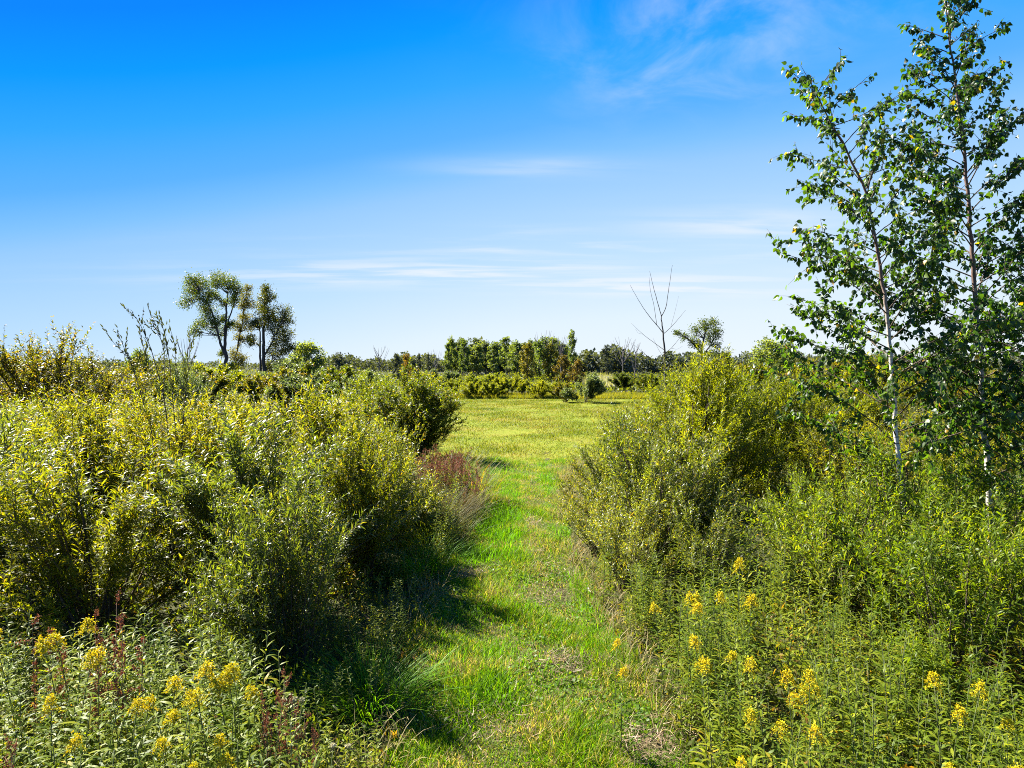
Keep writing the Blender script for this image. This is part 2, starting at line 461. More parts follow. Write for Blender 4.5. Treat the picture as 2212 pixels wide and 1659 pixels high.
# ------------------------------------------------------------------ grasses
def blades(buf, x, y, h, w, lean=0.35, tpl=BLADE, z=None):
    n = len(x)
    d = rdir(n)
    d[:, 2] = 0
    d = nrm(d) * (lean * rng.uniform(.2, 1.6, n))[:, None]
    d[:, 2] = 1
    nor = np.cross(d, rdir(n))
    nor = nrm(nor)
    # the blade bends towards the ground: its outer side faces along the lean
    flat = d * [1, 1, 0]
    nor = np.where(rng.random(n)[:, None] < .75, nrm(-flat + np.array([0, 0, .2])), nor)
    buf.leaves(np.stack([x, y, gh(x, y) * np.clip((60 - y) / 20, 0, 1) if z is None else z], -1), d, -nor, h, w, tpl)


def scatter_path(n, y0, y1, pw=1.0):
    y = y0 + (y1 - y0) * rng.random(n) ** pw
    u = rng.random(n)
    return pl(y) - .12 + (pr(y) - pl(y) + .24) * u, y, u


def vnoise(x, y, s, seed):
    r = np.random.default_rng(seed)
    o = np.zeros_like(x)
    for k in range(5):
        a, p = r.uniform(0, 6.28, 2)
        f = s * r.uniform(.6, 1.8)
        o += np.sin(f * (x * math.cos(a) + y * math.sin(a)) + p)
    return o / 2.2


x, y, u = scatter_path(165000, 3.9, 20.5, 1.55)
rut = np.exp(-((x - 0.42 - .03 * y) / .13) ** 2) * (y > 8) * (vnoise(x, y, 1.7, 5) > -.3)
bare = np.exp(-(((x - .62) / .3) ** 2 + ((y - 6.35) / .16) ** 2)) + np.exp(-(((x - 1.0) / .28) ** 2 + ((y - 5.0) / .14) ** 2)) + rut
keep = rng.random(len(x)) > np.clip(bare, 0, 1) * np.clip(.6 + .35 * vnoise(x, y, 6, 17), 0, .95)
x, y = x[keep], y[keep]
clump = vnoise(x, y, 4.0, 3)
h = rng.uniform(.035, .09, len(x)) * (1 + .75 * np.clip(clump, -.7, 1.6))
b = Buf()
blades(b, x, y, h, rng.uniform(.004, .008, len(x)), .7)
tag(obj('path_grass', b.mesh('path_grass'), M['path_grass']), 'short trodden grass with straw covering the path', 'grass', kind='stuff')

# dry thatch lying in the worn spots and along the rut
b = Buf()
for cx, cy, rx, ry, n in [(.62, 6.35, .26, .12, 700), (1.0, 5.0, .26, .12, 600), (.36, 8.3, .3, .2, 500), (-.62, 9.0, .16, .12, 350), (.36, 11.3, .09, .7, 900), (.30, 9.6, .08, .4, 400), (.75, 8.9, .2, .3, 400), (-.2, 5.3, .3, .2, 400), (.5, 14.5, .12, 1.2, 700)]:
    n = int(n * .85)
    x, y = cx + rng.normal(size=n) * rx, cy + rng.normal(size=n) * ry * 1.3
    d = rdir(n) * [1, 1, .25] + [0, 0, .1]
    b.leaves(np.stack([x, y, gh(x, y) + rng.uniform(.01, .05, n)], -1), d, rdir(n, 2.0), rng.uniform(.05, .14, n), rng.uniform(.003, .006, n), BLADE)
tag(obj('dry_thatch', b.mesh('dry_thatch'), M['thatch']), 'dry brown thatch in the worn spots of the path', 'dry grass', kind='stuff')

# lush bright tufts of taller grass along the left lane and the middle
b = Buf()
n = 46000
x, y, u = scatter_path(n, 5.5, 20.0)
lx = np.exp(-((x + .28) / .42) ** 2) * np.interp(y, [5, 8, 9, 12.5, 14, 20], [.5, .7, 1, 1, .6, .4]) + np.exp(-((x - .85) / .2) ** 2) * .5
keep = rng.random(n) < lx * np.clip(.55 + .6 * vnoise(x, y, 3.2, 9), 0, 1)
x, y = x[keep], y[keep]
blades(b, x, y, rng.uniform(.08, .19, len(x)), rng.uniform(.004, .008, len(x)), .4)
tag(obj('lush_grass', b.mesh('lush_grass'), M['lush_grass']), 'taller vivid green grass in tufts along the path', 'grass', kind='stuff')

b = Buf()
x, y, u = scatter_path(9000, 3.9, 9.5)
keep = vnoise(x, y, 2.6, 21) > .25
x, y = x[keep], y[keep]
b.leaves(np.stack([x, y, gh(x, y) + rng.uniform(.02, .06, len(x))], -1), rdir(len(x), .2), rdir(len(x), 2.2), rng.uniform(.018, .034, len(x)), rng.uniform(.016, .03, len(x)), ROUND)
tag(obj('clover_leaves', b.mesh('clover_leaves'), M['clover']), 'low round clover leaves among the path grass', 'clover', kind='stuff')

b = Buf()
n = 150000
y = 19.5 + 38 * rng.random(n) ** .8
x = fl(y) + (fr(y) - fl(y)) * rng.random(n)
keep = (x > -.25 * y) & (x < .26 * y + 1)
x, y = x[keep], y[keep]
blades(b, x, y, rng.uniform(.04, .11, len(x)) * (1 + .4 * vnoise(x, y, .9, 4)), .012 + .0005 * y, .6, SPIKE)
x = rng.uniform(-8, 14, 900)
y = rng.uniform(22, 54, 900)
sel = vnoise(x, y, .5, 77) > .1
cx, cy = np.repeat(x[sel], 9), np.repeat(y[sel], 9)
blades(b, cx + rng.normal(size=len(cx)) * .08, cy + rng.normal(size=len(cx)) * .08, rng.uniform(.12, .34, len(cx)), .018, .35, SPIKE)
tag(obj('meadow_grass', b.mesh('meadow_grass'), M['meadow_grass']), 'sunlit mown grass covering the open field', 'grass', kind='stuff')


# ------------------------------------------------------------------ shrubs
def shrub(seed, H, R, nst, nsh, nlf, L, W, bare=0.22, shoot=(.35, .75), up=.55, tpl=LANCE, thick=.012, low=.3, flat=.45, bough=4):
    """multi-stemmed shrub: stems fan out from the base, leafy shoots along them"""
    global rng
    keep = rng
    rng = np.random.default_rng(seed)
    st, lf = Buf(), Buf()
    a = rng.uniform(0, 2 * np.pi, nst)
    s = np.sqrt(rng.random(nst))
    lump = 1 + .16 * np.sin(3 * a + seed) + .1 * np.sin(5 * a + 2 * seed)
    ex, ey = R * s * lump * np.cos(a), R * s * lump * np.sin(a)
    nb_ = max(7, nst // bough)          # stems bunch into boughs, so the crown is lumpy with gaps
    bi = rng.integers(0, nb_, nst)
    ex = ex[bi] + rng.normal(size=nst) * .13 * R
    ey = ey[bi] + rng.normal(size=nst) * .13 * R
    s = np.clip(np.hypot(ex, ey) / R, 0, 1.25)
    ez = H * (1 - flat * s ** 2.2) * np.clip(rng.uniform(.74, 1.0, nb_)[bi] + rng.normal(size=nst) * .05, .6, 1.05)
    p0 = np.stack([ex * .16, ey * .16, np.full(nst, -.05)], -1) + rng.normal(size=(nst, 3)) * [.06, .06, 0]
    p2 = np.stack([ex, ey, ez], -1)
    p1 = p0 * .4 + p2 * [.45, .45, .62] + rng.normal(size=(nst, 3)) * .06
    tt = np.linspace(0, 1, 7)
    for k in range(nst):
        st.tube(bez(p0[k], p1[k], p2[k], tt), thick * np.linspace(1.15, .25, 7) * rng.uniform(.7, 1.3), 4)
    si = rng.integers(0, nst, nsh)
    t0 = bare + (1 - bare) * rng.random(nsh) ** .75
    b0 = bez(p0[si], p1[si], p2[si], t0)
    tan = nrm(bez(p0[si], p1[si], p2[si], np.minimum(t0 + .05, 1.05)) - b0)
    outw = nrm(b0 * [1, 1, .35] + 1e-4)
    d = nrm(tan * .55 + outw * .45 + rdir(nsh) * .65 + np.array([0, 0, up]))
    ln = rng.uniform(shoot[0], shoot[1], nsh) * (1 - .35 * (1 - t0))
    b2 = b0 + d * ln[:, None]
    b1 = b0 + nrm(d + rdir(nsh) * .4) * ln[:, None] * .5
    b2[:, 2] -= ln * .12 * rng.random(nsh)
    b2[:, 2] = np.maximum(b2[:, 2], .06)
    t3 = np.linspace(0, 1, 4)
    for k in range(nsh):
        if k % 2 == 0:
            st.tube(bez(b0[k], b1[k], b2[k], t3), thick * .28 * np.array([1.2, .9, .6, .3]), 3)
    tl = (np.arange(nlf)[None] + rng.uniform(0, 1, (nsh, nlf))) / nlf
    tl = .1 + .92 * tl
    P = bez(b0[:, None], b1[:, None], b2[:, None], tl)
    T = nrm(bez(b0[:, None], b1[:, None], b2[:, None], tl + .04) - P)
    P, T = P.reshape(-1, 3), T.reshape(-1, 3)
    ok = P[:, 2] > low * rng.random(len(P)) * H
    P, T, tl = P[ok], T[ok], tl.reshape(-1)[ok]
    n = len(P)
    rad = nrm(np.cross(T, rdir(n)))
    ld = nrm(T * rng.uniform(.5, 1.1, n)[:, None] + rad * .8 + np.array([0, 0, -.05]))
    nor = nrm(np.array([0, 0, 1.0]) + rdir(n) * .75)
    sz = rng.uniform(.65, 1.2, n) * (1.12 - .45 * tl ** 3)
    lf.leaves(P, ld, nor, L * sz, W * sz, tpl)
    rng = keep
    return st.mesh('stems', True), lf.mesh('foliage')


WIL = [shrub(11 + k, 2.3, 1.35, 64, 860, 30, .094, .017, low=.15, flat=.62, bare=.12) for k in range(5)]                       # broad willow
LOOSE = [shrub(31 + k, 1.7, 1.0, 40, 330, 22, .085, .017, shoot=(.35, .8), up=1.0) for k in range(3)]   # young upright willow
ROUNDB = [shrub(41 + k, 2.75, 1.4, 90, 1300, 26, .09, .026, low=.03, flat=.42, bare=.1, up=.35, shoot=(.3, .55), bough=1) for k in range(2)]
AIRY = [shrub(51 + k, 3.0, 1.5, 34, 640, 22, .08, .027, shoot=(.4, .9), up=.9, thick=.017, low=.3, bare=.3, flat=.3, bough=1) for k in range(2)]
FAR = [shrub(61 + k, 2.2, 1.9, 26, 900, 12, .17, .06, shoot=(.3, .6), low=.05, flat=.5, bough=2) for k in range(3)]


def place(var, leaf, x, d, rz, sc, label, group=None, name='willow_shrub', cat='shrub'):
    """x: world X, d: depth"""
    st, lf = var
    return thing(name, [('stems', st, M['stem']), ('foliage', lf, M['willow'])], (x, d, float(gh(x, d)) * (d < 58)), rz, sc, label, cat, group,
                 {'foliage': M[leaf]})


G1 = 'willows of the left thicket'
Q = [  # x, depth, variant, scale, leaf, label
    (-2.8, 7.45, 0, (.98, .98, .93), 'willow_silver', 'willow at the right end of the left thicket front, shading the path'),
    (-4.4, 7.15, 1, (1.05, 1, .9), 'willow', 'dark-bottomed willow in the middle of the left thicket front'),
    (-6.1, 7.6, 2, (1.05, 1.05, .95), 'willow_silver', 'willow at the picture edge in the left thicket front'),
    (-2.0, 6.25, 2, (.62, .62, .78), 'willow_silver', 'small pale willow at the near right foot of the left thicket'),
    (-1.95, 8.7, 4, (.66, .66, .8), 'willow', 'narrow willow on the path side of the left thicket, before the brown weeds'),
    (-2.05, 10.9, 1, (.66, .66, .82), 'willow_silver', 'willow beside the brown weeds on the left path edge'),
    (-2.9, 9.9, 3, (1, 1, .98), 'willow', 'willow beside the path, second row of the left thicket'),
    (-4.7, 9.9, 4, (1, 1, .95), 'willow', 'willow below the tall bare-stemmed willow, second row of the left thicket'),
    (-6.5, 10.2, 0, (1.05, 1, .98), 'willow', 'bright willow left of the tall bare-stemmed willow, second row'),
    (-8.0, 10.8, 1, 1.0, 'willow_silver', 'willow at the picture edge in the second row of the left thicket'),
    (-3.2, 12.1, 2, (1, 1, .9), 'willow_silver', 'willow behind the path end of the left thicket, third row'),
    (-5.0, 12.4, 3, (1, 1, .88), 'willow', 'sunlit willow crest in the middle of the left thicket'),
    (-6.9, 12.5, 4, (1, 1, .88), 'willow', 'sunlit willow crest right of the tall bare-stemmed willow'),
    (-8.8, 12.8, 0, (1, 1, .88), 'willow', 'sunlit willow crest at the far left of the thicket'),
    (-4.1, 14.9, 1, (.95, .95, .8), 'willow', 'willow in the back row of the left thicket, nearest the round shrub'),
    (-6.1, 15.2, 2, (.97, .97, .8), 'willow_yellow', 'yellow-green willow in the back row of the left thicket below the cottonwoods'),
    (-8.3, 15.4, 3, (.95, .95, .8), 'willow', 'willow in the back row of the left thicket, beside the olive shrub'),
    (-10.6, 15.6, 4, (.95, .95, .8), 'willow', 'willow in the back row of the left thicket at the picture edge'),
]
for k, (x, d, vi, sc, lf, lab) in enumerate(Q):
    place(WIL[vi], lf, x, d, 1.3 * k, sc, lab, G1)

# the round dark shrub at the mouth of the field
place(ROUNDB[0], 'willow_mid', at(890, 20.5), 20.5, .4, (1.12, 1.12, .97), 'round dark green shrub at the left mouth of the field')
place(ROUNDB[1], 'willow_yellow', at(800, 24.0), 24.0, 2.0, (.95, .95, .9), 'yellow-green shrub half hidden behind the round dark shrub')
# shrubs at the upper left
place(AIRY[0], 'willow_olive', at(120, 18), 18, .3, (1.45, 1.3, 1.2), 'tall olive shrub with many dark stems at the left skyline')
place(AIRY[1], 'willow_olive', at(215, 19), 19, 1.3, (1.3, 1.2, 1.05), 'olive shrub just right of the tallest left skyline shrub')
place(AIRY[1], 'willow_olive', at(8, 18.5), 18.5, 2.3, (1.2, 1.2, 1.15), 'thin brownish shrub cut by the left picture edge')
place(AIRY[0], 'grey_leaf', at(395, 20), 20, 4.1, (.75, .75, .98), 'grey-green shrub behind the tall bare-stemmed willow')
# right of the path
place(WIL[2], 'willow_silver', 1.95, 9.4, .9, (.78, .78, .9), 'willow leaning over the right path edge')
place(WIL[0], 'willow_silver', 1.85, 11.0, 4.2, (.7, .7, .86), 'willow just behind the one leaning over the right path edge')
place(WIL[1], 'willow', 2.25, 12.9, 2.6, (.8, .8, .84), 'willow third back along the right path edge')
place(WIL[4], 'willow', 3.1, 15.6, 5.1, (.85, .85, .82), 'willow farthest back along the right path edge, facing the field')
place(LOOSE[1], 'willow_silver', 1.5, 8.5, 3.3, (.6, .6, .62), 'lowest willow bush spilling onto the right path edge')
place(LOOSE[2], 'willow_silver', 1.35, 10.0, 1.1, (.55, .55, .6), 'low willow tuft at the right path edge before the field opens')
place(LOOSE[0], 'willow_silver', 2.3, 8.2, .2, (.6, .6, .6), 'low willow in front of the willow at the right path edge')
place(WIL[3], 'willow_yellow', at(1500, 13.2), 13.0, 2.2, (1.1, 1.1, 1.2), 'yellow-green willow with dark hollow right of the path')
place(WIL[4], 'willow_yellow', at(1640, 14.5), 14.8, .2, (1.1, 1.1, 1.1), 'yellow-green willow left of the birches')
place(WIL[0], 'willow_yellow', at(1470, 16.5), 16.5, 3.0, (1.0, 1.0, 1.12), 'yellow-green willow at the foot of the dead sapling')
place(WIL[1], 'willow_yellow', at(1760, 17), 17, 1.2, (1.15, 1.15, 1.2), 'yellow-green willow behind the nearer birch')
place(WIL[2], 'willow', at(1900, 19), 19, 2.9, (1.2, 1.2, 1.2), 'green willow between the two birch trunks')
place(WIL[3], 'willow_olive', at(2060, 17), 17, 2.1, (1.15, 1.15, 1.15), 'olive willow behind the taller birch')
place(WIL[4], 'willow', at(2200, 15), 15, .7, (1.1, 1.1, 1.1), 'green willow at the right picture edge behind the birches')
place(LOOSE[1], 'willow', at(1965, 13.0), 13.0, 2.4, (1.1, 1.1, 1.0), 'low willow seen just right of the nearer birch trunk, behind it')
place(LOOSE[2], 'willow_yellow', at(2050, 13.6), 13.6, .4, (1.1, 1.1, 1.0), 'low yellow-green willow midway between the birch trunks, behind them')
place(LOOSE[0], 'willow', at(1820, 13.0), 13.0, 3.4, (1.0, 1.0, .95), 'low willow behind and left of the nearer birch trunk')
place(LOOSE[1], 'willow', at(2140, 12.8), 12.8, 5.0, (1.0, 1.0, 1.0), 'low willow directly behind the taller birch trunk')
G2 = 'young willows on the right bank'
for x, y, d, vi, sc, lf, lab in [
        (1730, 0, 10.6, 1, 0.55, 'willow_fresh', 'young willow with upright shoots below the nearer birch crown'),
        (1850, 0, 10.2, 2, 0.58, 'willow_fresh', 'young willow left of the nearer birch trunk'),
        (2040, 0, 10.8, 0, 0.72, 'willow_fresh', 'young willow between the birch trunks'),
        (2190, 0, 10.0, 1, 0.76, 'willow_fresh', 'young willow right of the taller birch trunk'),
        (1810, 0, 7.7, 2, .85, 'willow_fresh', 'young willow with bare brown stems among the goldenrod'),
        (1960, 0, 7.2, 1, .98, 'willow_fresh', 'young willow in front of the nearer birch trunk'),
        (2130, 0, 7.4, 2, 1.0, 'willow_fresh', 'young willow in front of the taller birch trunk'),
        (2080, 0, 5.8, 0, .8, 'willow_fresh', 'narrow-leaved willow near the lower right corner'),
        (2230, 0, 6.0, 1, .9, 'willow_fresh', 'narrow-leaved willow at the right picture edge, lower half')]:
    place(LOOSE[vi], lf, at(x, d), d, d * 1.7, sc, lab, G2)

# ------------------------------------------------------------------ the tall bare-stemmed willow on the left
def polyline_tree(polys, d, depth=0.25, seed=1, k=6):
    """each poly: (list of (px,py), start depth offset, end depth offset, r0, r1)"""
    bf = Buf()
    r = np.random.default_rng(seed)
    lines = []
    for pts, o0, o1, r0, r1 in polys:
        n = len(pts)
        dd = d + np.linspace(o0, o1, n)
        P = np.array([[at(p[0], q), q, zt(p[1], q)] for p, q in zip(pts, dd)])
        s = np.linspace(0, n - 1, (n - 1) * 5 + 1)
        P = np.stack([np.interp(s, np.arange(n), P[:, c]) for c in range(3)], -1)
        for _ in range(2):
            P[1:-1] = .25 * P[:-2] + .5 * P[1:-1] + .25 * P[2:]
        P[1:-1] += r.normal(size=P[1:-1].shape) * r0 * .18
        bf.tube(P, np.linspace(r0, r1, len(P)), k)
        lines.append((P, r0, r1))
    return bf, lines


d0 = 9.6
yb = HZ + CAM_H / d0 * FPX
polys = [([(372, yb), (365, 960), (352, 850), (330, 760), (300, 690), (282, 672)], 0, .2, .016, .004),
         ([(376, yb), (380, 960), (372, 860), (366, 770), (352, 700), (330, 690)], 0, -.3, .014, .004),
         ([(360, yb), (330, 950), (310, 870), (285, 790), (262, 735), (255, 715)], .1, .5, .014, .003),
         ([(384, yb), (392, 950), (398, 860), (408, 790), (412, 745)], -.1, -.4, .013, .003),
         ([(352, 850), (358, 780), (350, 735), (330, 695)], .1, .4, .008, .003),
         ([(310, 870), (320, 800), (310, 750), (302, 700)], .2, .1, .007, .003),
         ([(398, 860), (380, 790), (378, 740), (366, 700)], -.2, -.5, .007, .003),
         ([(285, 790), (270, 765), (250, 745)], .4, .6, .005, .002)]
polys = [(a, b_, c, r * .62, q * .62) for a, b_, c, r, q in polys]
bf, lines = polyline_tree(polys, d0, seed=3, k=5)
lf = Buf()
for P, r0, r1 in lines:
    m = len(P)
    for q in range(int(m * .35), m):
        for w in range(2):
            t = nrm((P[min(q + 1, m - 1)] - P[max(q - 1, 0)])[None])
            dd = nrm(t * rng.uniform(.8, 1.4) + rdir(1) * .55)
            lf.leaves(P[q][None] + rng.normal(size=(1, 3)) * .02, dd, rdir(1, .3), rng.uniform(.05, .085), rng.uniform(.014, .022), LANCE)
        if rng.random() < .38:      # short side twig
            tw = nrm(t + rdir(1) * .7 + [0, 0, .4])[0] * rng.uniform(.12, .32)
            bf.tube([P[q], P[q] + tw * .5, P[q] + tw], [.003, .0025, .0015], 3)
            s = np.linspace(.15, 1, 9)[:, None]
            lf.leaves(P[q] + tw * s, nrm(tw + rdir(9) * .12), rdir(9, .3), rng.uniform(.05, .08, 9), .019, LANCE)
root = np.array([at(372, d0), d0, 0])
for B in (bf, lf):
    B.v = [q - root for q in B.v]
thing('willow_shrub', [('stems', bf.mesh('stems', True), M['stem']), ('foliage', lf.mesh('foliage'), M['willow_dusky'])], root, 0, 1,
      'tall bare-stemmed willow sticking out of the left thicket against the sky', 'shrub')


# ------------------------------------------------------------------ birches
def birch(seed, trunk_px, d, r0, dtop, branch_scale, nb, leafL, label, dens=1.0, forks=(), name='birch_tree', leaf='birch', tmin=.22, bark='birch_bark', cat='tree'):
    global rng
    keep = rng
    rng = np.random.default_rng(seed)
    n = len(trunk_px)
    dd = d + np.linspace(0, dtop, n)
    P = np.array([[at(p[0], q), q, zt(p[1], q)] for p, q in zip(trunk_px, dd)])
    root = np.array([P[0, 0], P[0, 1], 0.0])
    P = P - root
    P[0, 2] = -.1
    s = np.linspace(0, n - 1, (n - 1) * 6 + 1)
    C = np.stack([np.interp(s, np.arange(n), P[:, c]) for c in range(3)], -1)
    for _ in range(4):
        C[1:-1] = .25 * C[:-2] + .5 * C[1:-1] + .25 * C[2:]
    C[1:-1] += rng.normal(size=C[1:-1].shape) * [.008, .008, 0]
    H = C[-1, 2]
    tr, br, lf = Buf(), Buf(), Buf()
    hh = np.clip(C[:, 2] / H, 0, 1)
    tr.tube(C, r0 * (1 - hh) ** .8 + .006, 9)
    twigs = []
    for k in range(nb):
        t = tmin + (1 - tmin) * ((k + rng.random()) / nb) ** .9
        z = t * H
        b0 = np.array([np.interp(z, C[:, 2], C[:, c]) for c in range(3)])
        az = k * 2.4 + rng.normal() * .5
        el = math.radians(rng.uniform(20, 46) + 22 * max(0, t - .6))
        ln = branch_scale * (1.15 - t) ** .75 * rng.uniform(.7, 1.15) * min(1, .55 + 1.2 * t)
        dr = np.array([math.cos(az) * math.cos(el), math.sin(az) * math.cos(el), math.sin(el)])
        b2 = b0 + dr * ln + np.array([0, 0, -.06 * ln])
        b1 = b0 + nrm((dr + rng.normal(size=3) * .15)[None])[0] * ln * .5
        tt = np.linspace(0, 1, 7)
        L = bez(b0, b1, b2, tt)
        br.tube(L, (.16 * r0 + .004) * np.linspace(1, .3, 7) * (1.2 - t * .5), 5)
        twigs.append((L, 1.0))
        for q in range(int(3 + ln * 4.5)):
            u = rng.uniform(.22, .98)
            c0 = bez(b0, b1, b2, u)
            dv = nrm((dr + rng.normal(size=3) * .8 + [0, 0, .05])[None])[0]
            l2 = ln * rng.uniform(.22, .42) * (1.15 - .5 * u)
            c2 = c0 + dv * l2 + np.array([0, 0, -.1 * l2])
            c1 = c0 + dv * l2 * .5 + np.array([0, 0, .06 * l2])
            L2 = bez(c0, c1, c2, np.linspace(0, 1, 5))
            br.tube(L2, [.0042, .0034, .0027, .002, .0013], 3)
            twigs.append((L2, .3))
    lead = C[int(len(C) * .78):]
    twigs.append((lead, .0))
    for L, start in twigs:
        seg = np.linalg.norm(L[-1] - L[0])
        m = max(3, int(seg * 21 * dens * rng.uniform(.7, 1.25)))
        u = np.sort(rng.uniform(.3 if start == 1.0 else .05, 1.02, m))
        s = u * (len(L) - 1)
        B = np.stack([np.interp(s, np.arange(len(L)), L[:, c]) for c in range(3)], -1)
        T = nrm(L[-1] - L[0])
        dv = nrm(rdir(m) * .9 + T * .5 + np.array([0, 0, -.45]))
        pet = dv * rng.uniform(.015, .04, m)[:, None]
        # leaves hang from their stalks, faces turned every way
        ld = nrm(dv * .7 + np.array([0, 0, -.6]) + rdir(m) * .35)
        lf.leaves(B + pet, ld, rdir(m, .25), leafL * rng.uniform(.65, 1.15, m), leafL * .78 * rng.uniform(.65, 1.15, m), OVATE)
    rng = keep
    parts = [('trunk', tr.mesh('trunk', True), M[bark]), ('branches', br.mesh('branches', True), M['stem']), ('crown', lf.mesh('crown'), M[leaf])]
    return thing(name, parts, root, 0, 1, label, cat)


db = 8.2
ybase = lambda d: HZ + CAM_H / d * FPX
birch(5, [(1985, ybase(db)), (1968, 1180), (1945, 1000), (1930, 830), (1916, 690), (1900, 580), (1868, 420), (1800, 290), (1745, 195)], db, .029, .1, 2.15, 62, .074,
      'smaller white-barked birch with sparse hanging leaves, nearer the path', dens=1.5, tmin=.19)
birch(8, [(2165, ybase(8.6)), (2150, 1200), (2135, 1000), (2118, 800), (2105, 640), (2090, 500), (2075, 330), (2052, 170), (2025, 5)], 8.6, .036, .1, 2.0, 86, .072,
      'taller white-barked birch reaching the top of the picture at the right', dens=1.75, tmin=.18)
birch(14, [(2262, ybase(8.0)), (2255, 1200), (2245, 1000), (2232, 800), (2222, 640), (2215, 530)], 8.0, .035, 0, 1.5, 60, .066,
      'dense dark green young tree cut by the right picture edge', dens=1.7, name='alder_tree', leaf='alder', tmin=.12, bark='bark')


# ------------------------------------------------------------------ goldenrod and other herbs
def herb(seed, nstem, H, spread, nl, L, W, flowers=0.0):
    global rng
    keep = rng
    rng = np.random.default_rng(seed)
    st, lf, fl_ = Buf(), Buf(), Buf()
    for q in range(nstem):
        a = rng.uniform(0, 6.28)
        lean = rng.uniform(.05, .2)
        h = H * rng.uniform(.78, 1.05)
        p0 = np.array([spread * rng.normal() * .4, spread * rng.normal() * .4, -.05])
        p2 = p0 + np.array([math.cos(a) * lean * h, math.sin(a) * lean * h, h])
        p1 = p0 * .5 + p2 * .5 + np.array([-math.cos(a), -math.sin(a), 0]) * lean * h * .25
        st.tube(bez(p0, p1, p2, np.linspace(0, 1, 6)), np.linspace(.0045, .002, 6), 4)
        t = np.linspace(.18, 1.0, nl) + rng.normal(size=nl) * .008
        P = bez(p0, p1, p2, t)
        az = np.arange(nl) * 2.4 + rng.random() * 6
        el = rng.uniform(.05, .7, nl)
        dv = np.stack([np.cos(az) * np.cos(el), np.sin(az) * np.cos(el), np.sin(el)], -1)
        sz = (1.1 - .55 * t ** 2) * rng.uniform(.75, 1.15, nl)
        nor = nrm(np.array([0, 0, 1.0]) - dv * .4 + rdir(nl) * .35)
        lf.leaves(P, dv, nor, L * sz, W * sz, LANCE)
        if flowers and q < flowers:
            top = bez(p0, p1, p2, 1.0)
            nb = 13
            for w in range(nb):
                u = w / (nb - 1)
                c0 = bez(p0, p1, p2, .915 + .085 * u)
                aa = w * 2.4 + rng.random()
                l = .056 * (1.0 - .5 * u) * rng.uniform(.8, 1.2)
                dv = np.array([math.cos(aa), math.sin(aa), .45])
                c2 = c0 + dv * l + np.array([0, 0, -.03])
                c1 = c0 + dv * l * .6 + np.array([0, 0, .025])
                st.tube(bez(c0, c1, c2, np.linspace(0, 1, 4)), .0012, 3)
                m = 30
                B = bez(c0, c1, c2, rng.uniform(.2, 1.05, m)) + np.array([0, 0, .005])
                fl_.leaves(B + rng.normal(size=(m, 3)) * .004, rdir(m, .8), rdir(m), rng.uniform(.006, .012, m), rng.uniform(.005, .009, m), CHIP)
            m = 22
            fl_.leaves(top + rng.normal(size=(m, 3)) * [.012, .012, .02], rdir(m, .8), rdir(m), .013, .010, CHIP)
    rng = keep
    return st.mesh('stem', True), lf.mesh('leaves'), (fl_.mesh('flower_head') if flowers else None)


GF = [herb(100 + k, 1 + (k % 3 == 0), 1.08, .05, 48, .12, .021, 2) for k in range(6)]
GL = [herb(120 + k, 4, .98, .18, 38, .125, .022) for k in range(6)]
LOW = [herb(140 + k, 6, .6, .22, 34, .085, .018) for k in range(3)]


def on_path(x, d, m=0.0):
    return pl(d) - m < x < pr(d) + m


def goldenrod(x, d, sc, var, label, group):
    st, lf, fh = GF[var % 6]
    thing('goldenrod_plant', [('stem', st, M['green_stem']), ('leaves', lf, M['goldenrod']), ('flower_head', fh, M['flower'])],
          (x, d, float(gh(x, d))), rng.uniform(0, 6.28), sc, label, 'goldenrod', group)


def head_at(px, py, z):
    """where a plant of height z must stand for its head to show at a picture point"""
    d = (CAM_H - z) * FPX / (py - HZ)
    return at(px, d), d


